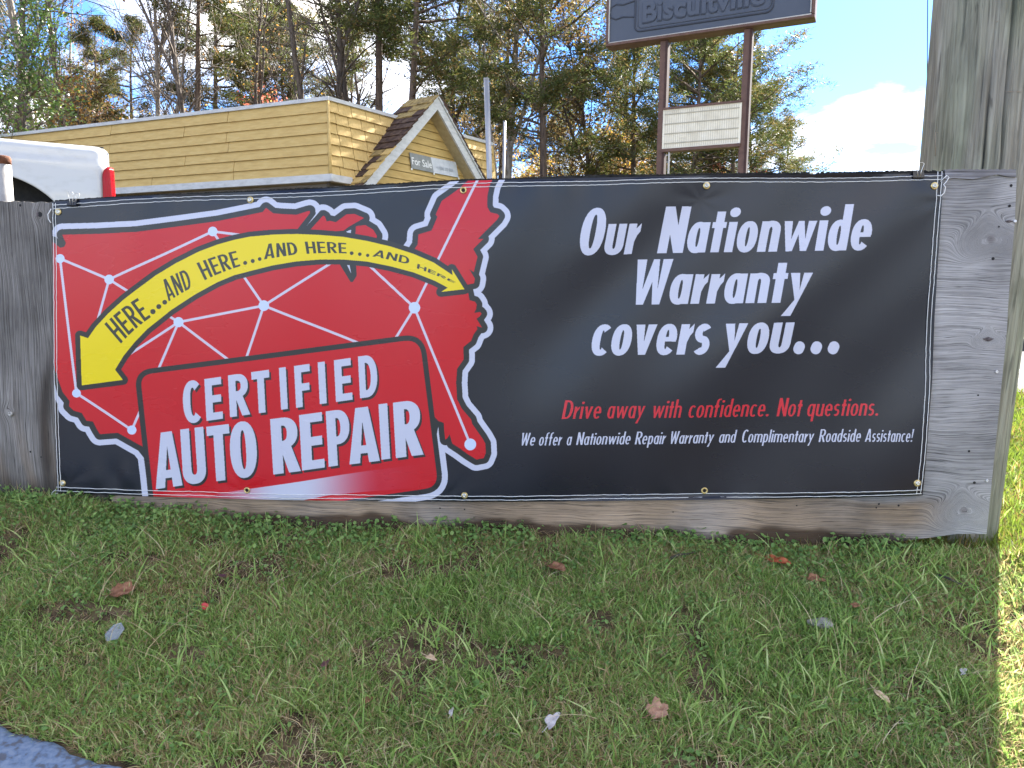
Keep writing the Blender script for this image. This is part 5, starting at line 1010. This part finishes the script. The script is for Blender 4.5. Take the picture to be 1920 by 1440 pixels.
    for zz,mt,r in ((zt_+.012,brn,.014),(zb_-.02,brn,.022)): box('board_rail',P(cs,zz,o-.05),d*hw,n*.075,Z*r,mt,root)
    for i in range(4): box('letter_track',P(cs,zb_+hh*2*(.1+.245*i+.04),o+.006),d*(hw-.03),n*.005,Z*.006,track,root)
    mb=MB()
    for i in range(34): mb.box(P(s0+.04+(2*hw-.08)*i/33,cz,o+.002),d*.0035,n*.0025,Z*(hh-.02))
    tag(mb.obj('board_ribs',noise_mat('board_ribs_cream',[(.50,.46,.36),(.6,.55,.44)],8,bump=0),root),kind='stuff')
    # conduit by the left post
    a=q(1246,284); s=(a-S0)@d; tubeobj('conduit',[P(s+.06,zb_-.05,o),P(s+.06,zb_-.12,o+.01),P(s+.055,zb_-1.3,o)],.014,grey,root,k=8)
def build_poles():
    gal=noise_mat('galvanised_steel',[(.20,.205,.21),(.33,.335,.34),(.42,.42,.42)],10,rough=.42,metal=.55,bump=.1,stretch=(1,1,.15))
    for (xt,yt,xb,D,r,lab) in ((912,149,918,9.2,.033,'bare galvanised steel pole standing in front of the gable roof'),(946,228,944,16.5,.030,'second grey steel pole beyond the right end of the yellow building')):
        t=at_y(xt,yt,D); b=at_y(xb,337,D); d=(b-t); b=t+d*((t[2]-gz(t[0],t[1]))/(t[2]-b[2])); root=empty('steel_pole',b,lab,'pole'); tubeobj('pole_shaft',[b,(b+t)/2,t],r,gal,root,k=16)
        tubeobj('pole_flange',[b,b+np.array([0,0,.02])],r*2.2,gal,root,k=16); tubeobj('pole_cap',[t+np.array([0,0,.0005]),t+np.array([0,0,.012])],r*1.06,gal,root,k=16)
    # overhead line running off behind the big pole
    wr=noise_mat('black_cable',[(.03,.03,.03),(.06,.06,.06)],10,rough=.6,bump=0); a=at_y(1740,-60,9); b=at_y(1737,332,14); c=at_y(1690,-1400,8); tag(tubeobj('hanging_cable',[b+(b-a)*.6,b,a,c],.006,wr,None,k=6),'thin cable hanging against the sky just left of the big wooden pole','cable')
# ================================================================ trees
def seg_mesh(P0,P1,R0,R1,k):
    d=P1-P0; d/=np.linalg.norm(d,axis=1)[:,None]+1e-9; ref=np.where(np.abs(d[:,2:3])>.9,np.array([[1.,0,0]]),np.array([[0,0,1.]])); a=np.cross(d,ref); a/=np.linalg.norm(a,axis=1)[:,None]; b=np.cross(d,a); t=np.linspace(0,2*np.pi,k,endpoint=False)
    ring=a[:,None]*np.cos(t)[None,:,None]+b[:,None]*np.sin(t)[None,:,None]; A=P0[:,None]+ring*R0[:,None,None]; B=P1[:,None]+ring*R1[:,None,None]; n=len(P0)
    V=np.concatenate([A,B],1).reshape(-1,3); j=np.arange(k); jn=(j+1)%k; q=np.stack([j,jn,jn+k,j+k],1); Fc=(np.arange(n)[:,None,None]*2*k+q[None]).reshape(-1,4); return V,Fc
class Sk:
    def __init__(s,seed): s.r=np.random.default_rng(seed); s.big=[];s.small=[];s.tips=[]
    def path(s,p,d,L,n,r0,r1,wob,up,big):
        p=np.array(p,float); d=np.array(d,float)/np.linalg.norm(d); out=[(p.copy(),d.copy(),r0)]
        for i in range(n):
            d=d+s.r.normal(0,wob,3)+np.array([0,0,up]); d/=np.linalg.norm(d); q=p+d*L/n; ra=r0+(r1-r0)*i/n; rb=r0+(r1-r0)*(i+1)/n; (s.big if big else s.small).append((p,q,ra,rb)); p=q; out.append((p.copy(),d.copy(),rb))
        return out
def side_dir(r,d,ang):
    v=r.normal(0,1,3); v-=d*(v@d); v/=np.linalg.norm(v); return d*math.cos(ang)+v*math.sin(ang)
def build_sk(sk):
    def m(L,k):
        if not L: return np.zeros((0,3)),np.zeros((0,4),int)
        return seg_mesh(np.array([a[0] for a in L]),np.array([a[1] for a in L]),np.array([a[2] for a in L]),np.array([a[3] for a in L]),k)
    return m(sk.big,7),m(sk.small,3)
def leaves_at(r,C,size,per,spread,flatz=1.0,asp=.5,tri=True,updir=0):
    C=np.repeat(C,per,0); n=len(C); P=C+r.normal(0,1,(n,3))*np.array([spread,spread,spread*flatz]); a=r.normal(0,1,(n,3)); a[:,2]=a[:,2]*.6+updir; a/=np.linalg.norm(a,axis=1)[:,None]; b=r.normal(0,1,(n,3)); b-=a*(a*b).sum(1)[:,None]; b/=np.linalg.norm(b,axis=1)[:,None]
    s=(size*r.uniform(.6,1.4,n))[:,None]
    if tri: V=np.stack([P-b*s*asp*.5,P+b*s*asp*.5,P+a*s],1); k=3
    else: V=np.stack([P,P+a*s*.5+b*s*asp*.5,P+a*s,P+a*s*.5-b*s*asp*.5],1); k=4
    return V.reshape(-1,3),np.arange(n*k).reshape(n,k),n
def proto_bare(seed,H=14,fork=.35,nb=24,spread=.55,lean=0):
    sk=Sk(seed); r=sk.r; tr=sk.path((0,0,-.3),(lean,0,1),H,18,.016*H*.62,.02,.035,.012,True); stems=[(tr,1.)]
    if fork<1:
        i=int(18*fork); p,d,rad=tr[i]; stems.append((sk.path(p,side_dir(r,d,.35),H*(1-fork)*.95,12,rad*.7,.012,.05,.03,True),.8))
        if r.random()<.6: p,d,rad=tr[i+3]; stems.append((sk.path(p,side_dir(r,d,.45),H*(1-fork)*.7,10,rad*.6,.012,.05,.03,True),.7))
    for st,sc_ in stems:
        n=len(st)
        for _ in range(int(nb*sc_)):
            i=int(n*(.3 if st is tr else .12)+(n*.68)*r.random()); i=min(i,n-1); p,d,rad=st[i]; L=H*spread*.42*(1.15-(i/n))*r.uniform(.5,1.2)+.5; b=sk.path(p,side_dir(r,d,r.uniform(.6,1.0)),L,6,min(rad*.55,.045),.006,.13,.05,False)
            for __ in range(5):
                j=1+int(r.random()*5); p2,d2,_r=b[j]; c=sk.path(p2,side_dir(r,d2,r.uniform(.5,.9)),L*r.uniform(.25,.5),4,.012,.004,.16,.04,False)
                for ___ in range(3):
                    p3,d3,_q=c[1+int(r.random()*3.9)]; e=sk.path(p3,side_dir(r,d3,.6),L*r.uniform(.1,.25),2,.007,.0035,.15,.02,False); sk.tips.append(e[-1][0])
                sk.tips.append(c[-1][0])
    return sk
def proto_pine(seed,H=14,crown0=.42,width=.22,dens=1.0,flat=.35,irregular=.5,lean=0):
    sk=Sk(seed); r=sk.r; tr=sk.path((0,0,-.3),(lean,0,1),H,20,.013*H,.02,.02,.01,True); n=len(tr); C=[]
    nb=int(44*dens)
    for q in range(nb):
        f=crown0+(1-crown0)*(q+r.random())/nb; 
        if r.random()<irregular*.35: continue
        i=min(n-2,int(f*(n-1))); fr=f*(n-1)-i; p=tr[i][0]*(1-fr)+tr[i+1][0]*fr; g=(f-crown0)/(1-crown0); prof=(math.sin(math.pi*min(1,(g*.85+.16)))**.8)*(1-.25*g); L=H*width*prof*r.uniform(.55,1.2)+.3; a=r.random()*6.283; d=np.array([math.cos(a),math.sin(a),.05+.55*g+r.normal(0,.12)])
        b=sk.path(p,d,L,6,.02+.012*L,.006,.10,.035,False)
        for j in range(2,7):
            pb,db,_=b[j]
            for _ in range(2):
                if r.random()<.85:
                    c=sk.path(pb,side_dir(r,db,r.uniform(.5,1.0)),L*r.uniform(.15,.36)*(1.2-.1*j),3,.009,.004,.15,.05,False); C+= [c[2][0],c[3][0]]
            C.append(pb)
    # dead snags below the crown
    for q in range(12):
        f=r.uniform(.12,crown0); i=min(n-2,int(f*(n-1))); a=r.random()*6.283; sk.path(tr[i][0],(math.cos(a),math.sin(a),r.uniform(-.3,.3)),r.uniform(.4,1.8),3,.018,.004,.15,0,False)
    C.append(tr[-1][0]); return sk,np.array(C)
def build_trees():
    barkd=noise_mat('dark_bark_tree',[(.05,.040,.034),(.10,.082,.068),(.16,.13,.11)],5,7,rough=.95,bump=.8,stretch=(3,3,.5),dist=.02); barkg=noise_mat('pale_grey_bark',[(.15,.13,.115),(.26,.23,.20),(.36,.33,.29)],5,7,rough=.95,bump=.6,stretch=(2,2,.6),dist=.02); barkr=noise_mat('pine_bark',[(.055,.040,.032),(.11,.08,.062),(.18,.125,.09)],5,7,rough=.95,bump=.8,stretch=(3,3,.7),dist=.02)
    ndl=leaf_mat('pine_needles',[(0,(.20,.13,.05)),(.15,(.13,.105,.035)),(.4,(.055,.075,.022)),(.75,(.09,.11,.03)),(1,(.16,.155,.045))],.42,.6,.25)
    hol=leaf_mat('holly_leaves',[(0,(.04,.08,.02)),(.5,(.075,.14,.03)),(.85,(.16,.22,.045)),(1,(.30,.32,.06))],.3,.35,.45)
    aut=leaf_mat('autumn_leaves',[(0,(.22,.13,.07)),(.35,(.34,.20,.08)),(.6,(.42,.22,.05)),(.8,(.55,.36,.05)),(1,(.24,.28,.06))],.5,.6,.2)
    redl=leaf_mat('red_autumn_leaves',[(0,(.22,.08,.06)),(.4,(.42,.12,.09)),(.75,(.55,.20,.13)),(1,(.42,.28,.09))],.5,.6,.2)
    brn=leaf_mat('olive_brown_leaves',[(0,(.14,.09,.045)),(.4,(.18,.13,.055)),(.75,(.22,.18,.06)),(1,(.15,.18,.055))],.45,.6,.2)
    PR={}
    def reg(key,sk,crown,bark,crownname='crown',cmat=None,cc=None):
        (bv,bf),(sv,sf)=build_sk(sk); t=bpy.data.meshes.new('trunk')
        def mk(name,V,Fc,mat,col=None):
            o=mesh(name,V,Fc,mat,None,smooth=name!='foliage',col=col); me=o.data; bpy.data.objects.remove(o); return me
        PR[key]=[('trunk',mk('trunk',bv,bf,bark)),('branches',mk('branches',sv,sf,bark))]
        if crown is not None: PR[key].append((crownname,mk('foliage',crown[0],crown[1],cmat,cc)))
    for i in range(5):
        sk=proto_bare(100+i,14,fork=[.3,.45,1,.22,.5][i],nb=[26,22,22,20,30][i],spread=[.55,.5,.42,.62,.5][i]); r=sk.r; tips=np.array(sk.tips)
        crown=None;cc=None
        if i in (0,1,3):
            sel=tips[r.random(len(tips))<.10]; v,f,n=leaves_at(r,sel,.09,4,.10,asp=.7,tri=False); crown=(v,f); cc=np.repeat(r.uniform(0,.85,n),4)
        reg('bare%d'%i,sk,crown,barkd if i in (1,2,4) else barkg,cmat=aut,cc=cc)
    for i,(cr0,wd,de) in enumerate(((.40,.20,1.1),(.30,.24,1.2),(.52,.17,.9),(.22,.30,1.4),(.58,.15,.7))):
        sk,C=proto_pine(200+i,14,cr0,wd,de); r=sk.r; v,f,n=leaves_at(r,C,.17,26,.16,flatz=.5,asp=.20,updir=.35); hue=np.repeat(np.clip(r.normal(.42,.16,len(C)),0,1),26)+r.normal(0,.14,n); reg('pine%d'%i,sk,(v,f),barkr if i!=1 else barkd,cmat=ndl,cc=np.repeat(np.clip(hue,0,1),3))
    for i in range(3):     # evergreen broadleaf
        sk=proto_bare(300+i,8,fork=.25,nb=34,spread=.62); r=sk.r; tips=np.array(sk.tips); v,f,n=leaves_at(r,tips,.11,6,.17,asp=.55,tri=False); hue=np.clip(r.normal(.45,.22,n),0,1); reg('holly%d'%i,sk,(v,f),barkd,cmat=hol,cc=np.repeat(hue,4))
    for i in range(6):     # understory in autumn colour
        sk=proto_bare(400+i,7,fork=[.3,.2,.4,.25,.3,.35][i],nb=22,spread=.7); r=sk.r; tips=np.array(sk.tips); sel=tips[r.random(len(tips))<[.55,.75,.4,.8,.6,.7][i]]; v,f,n=leaves_at(r,sel,.10,6,.17,asp=.75,tri=False); off=[.0,.25,-.1,.1,0,.1][i]; hue=np.clip(r.normal(.45+off,.25,n),0,1); reg('autumn%d'%i,sk,(v,f),barkg if i%2 else barkd,cmat=[aut,aut,brn,brn,redl,aut][i],cc=np.repeat(hue,4))
    for i in range(2):     # brown-leaved oak crowns
        sk=proto_bare(500+i,14,fork=.4,nb=30,spread=.5); r=sk.r; tips=np.array(sk.tips); sel=tips[r.random(len(tips))<.7]; v,f,n=leaves_at(r,sel,.12,7,.2,asp=.75,tri=False); reg('oak%d'%i,sk,(v,f),barkd,cmat=brn,cc=np.repeat(np.clip(r.normal(.4,.25,n),0,1),4))
    NAMES={'bare':('bare_tree','tree'),'pine':('pine_tree','pine tree'),'holly':('evergreen_tree','tree'),'autumn':('young_autumn_tree','tree'),'oak':('oak_tree','tree')}
    rr=random.Random(77)
    def tree(key,px,D,H,label,group,leanx=0,rot=None,wide=1):
        p=at_y(px,545,D); x,y=p[0],p[1]; nm,cat=NAMES[key.rstrip('0123456789')]; o=empty(nm,(x,y,float(gz(x,y))),label,cat,group); base=14 if key[:4] in('bare','pine') or key[:3]=='oak' else (8 if key[:5]=='holly' else 7); s=H/base; o.scale=(s*wide,s*wide,s); o.rotation_euler=(rr.uniform(-.015,.015),leanx,rr.uniform(0,6.28) if rot is None else rot)
        for nme,me in PR[key]: link(nme,me,o)
    front=[ # key, pixel x, distance, height, lean, label
     ('holly0',25,21,7.4,0,'dense green broadleaf tree at the far left above the white pickup'),
     ('holly1',-75,22,8.6,0,'tall green broadleaf tree cut by the left edge of the photograph'),
     ('bare1',47,24,16,.0,'leftmost pale straight trunk rising out of the green broadleaf tree'),
     ('bare3',90,27,17,.02,'pale slim bare trunk left of the dark leaning trunk'),
     ('bare2',118,29,17,-.05,'dark leaning bare tree between the green tree and the cedar at left'),
     ('pine4',190,31,10.6,0,'small sparse pine with a low crown above the left end of the roof'),
     ('pine4',245,36,12.5,0,'taller airy pine directly right of the small sparse pine'),
     ('pine3',305,27,6.0,0,'low dark green pine whose tip sits just above the roof edge'),
     ('bare0',290,30,15,.02,'pale wide-branching bare tree above the middle of the left roof'),
     ('bare4',385,27,15,0,'dark many-branched bare tree with twin stems over the long roof'),
     ('pine4',377,30,15,0,'thin clumpy pine entwined with the twin-stemmed bare tree'),
     ('bare1',455,31,14,.06,'leaning bare tree with a few green leaves right of the twin-stemmed tree'),
     ('pine4',487,33,15,0,'thin pine with an open airy crown above the right half of the long roof'),
     ('bare2',578,27,16,-.02,'straight dark bare tree just left of the roof corner'),
     ('bare4',632,27,16.5,.01,'dark bare tree standing right above the roof corner'),
     ('pine2',648,29,17,0,'dark slim pine whose trunk rises just right of the roof corner'),
     ('bare1',688,27,16,0,'thin straight dark trunk midway between the roof corner and the gable'),
     ('pine2',722,27,16.5,.01,'pine with a bare lower trunk immediately left of the gable peak'),
     ('pine0',762,25,14.5,-.03,'full pine with a wide crown directly behind the gable peak'),
     ('pine1',835,29,13.6,0,'broad pine with sunlit olive crown just right of the gable peak'),
     ('bare3',950,26,16.5,-.03,'forked bare tree above the second steel pole'),
     ('pine4',935,31,14.5,0,'open-crowned pine behind the forked bare tree'),
     ('pine0',1020,23.5,13.0,-.02,'large pine with a straight dark trunk centred between gable and roadside sign'),
     ('oak0',1110,27,12.2,0,'brownish oak still in leaf immediately left of the roadside sign cabinet'),
     ('pine0',1185,26,11.0,0,'pine seen beneath the left end of the roadside sign cabinet'),
     ('pine1',1160,30,12.4,0,'second pine beneath the sign cabinet, behind and left of the nearer one'),
     ('pine3',1283,21.5,9.0,0,'broad dark pine framed between the two brown sign posts'),
     ('pine3',1372,23,8.4,0,'wide spreading pine behind the right sign post, drooping towards the open sky'),
     ('pine1',1330,27,10.4,0,'tall pine whose top shows just under the sign cabinet'),
     ('pine3',1450,27,7.0,0,'lowest and rightmost pine of the tree line'),
     ('pine1',1400,25,7.8,0,'thick round pine just right of the right sign post'),
     ('pine3',1310,25,9.6,0,'dense pine crown filling the gap behind the cream letter board'),
     ('autumn4',1290,24,4.6,0,'red-leaved young tree glowing below the cream letter board'),
     ('autumn4',1420,24.5,4.3,0,'red-leaved young tree low at the right sign post'),
     ('autumn4',560,33,8.0,0,'orange-red tree showing behind the long roof near its corner'),
    ]
    for k,px,D,H,ln,lab in front: tree(k,px,D,H,lab,None,ln,wide=1.15 if k=='pine3' and px>1250 else 1)
    def place(px):
        for lim,t in ((60,'above the white pickup'),(330,'above the left half of the long roof'),(600,'above the right half of the long roof'),(760,'between the roof corner and the gable'),(960,'behind the gable and the steel poles'),(1200,'left of the roadside sign posts'),(1400,'between the roadside sign posts')):
            if px<lim: return t
        return 'right of the roadside sign'
    # autumn understory, told apart only by place: one group
    for i in range(44):
        px=-120+i*37+rr.uniform(-14,14); D=rr.uniform(27,40)
        red=(100<px<340 or 520<px<640 or 1270<px<1440); k='autumn4' if red and rr.random()<.35 else 'autumn%d'%rr.choice([0,1,1,2,3,5,5] if px>650 else [0,2,3,3,5]); H=rr.uniform(5.2,8.4) if px<1250 else rr.uniform(3.6,5.4)
        tree(k,px,D,H,'young '+['rust-leaved','gold-leaved','thin brown-leaved','bushy brown-leaved','red-leaved','orange-leaved'][int(k[-1])]+' tree '+place(px),'autumn understory trees',rr.uniform(-.04,.04))
    for i in range(26):
        px=-160+i*62+rr.uniform(-22,22); D=rr.uniform(38,56); k=rr.choice(['bare0','bare1','bare2','bare4','bare3','pine2','pine4','bare2','pine0'] if px<800 else ['pine2','bare3','pine0','pine4','bare1','oak1'])
        if px>1180: k=rr.choice(['autumn2','pine3']); 
        H=rr.uniform(14,19) if px<1180 else rr.uniform(6.5,9.5)
        tree(k,px,D,H,{'bare':'distant slender bare tree','pine':'distant slim pine','autu':'distant brown-leaved tree','oak1':'distant brown-crowned oak'}[k[:4]]+' deep in wood '+place(px),'trees in the back rows of the wood',rr.uniform(-.03,.03))
    # the far side of the wood: twigs, trunks and leaves that nobody could count
    r=np.random.default_rng(9); n=5000; X=r.uniform(-60,21,n); Y=r.uniform(56,72,n); h=r.uniform(2,9,n)*np.clip((24-X)/14,.25,1); P0=np.stack([X,Y,np.full(n,.2)],1); P1=P0+np.stack([r.normal(0,.5,n),r.normal(0,.4,n),h],1); v,f=seg_mesh(P0,P1,r.uniform(.02,.10,n),r.uniform(.005,.02,n),3); tag(mesh('far_wood_stems',v,f,barkg),'grey tangle of distant stems deep in the wood','woodland',kind='stuff')
    n=60000; X=r.uniform(-60,21,n); Y=r.uniform(52,70,n); Zz=r.beta(1.3,2.2,n)*9.5*np.clip((24-X)/14,.3,1)+.3; keepm=vnoise(X+100,Zz*1.5+40,.35,33)+.25*r.random(n)>.42; C=np.stack([X,Y,Zz],1)[keepm]; v,f,m=leaves_at(r,C,.28,1,.2,asp=.8,tri=False); tag(mesh('far_wood_leaves',v,f,aut,col=np.repeat(np.clip(r.normal(.38,.25,m),0,1),4)),'rust and gold leaf haze of the distant wood','woodland',kind='stuff')
# ================================================================ build everything
_t0=time.time()
def _lap(s): print('%-10s %.1f'%(s,time.time()-_t0))
EDGE=build_ground(); _lap('ground')
build_board(); build_banner(); _lap('board')
build_clip(137,378.5,1,'black binder clip gripping the banner at its top left corner',.0085); build_clip(1721,326,1,'black binder clip gripping the banner near its top right corner',.0105)
build_pole(); _lap('pole')
build_truck(); build_building(); _lap('building')
build_sign(); build_poles(); _lap('signs')
build_trees(); _lap('trees')
build_grass(EDGE); build_litter(); _lap('grass')
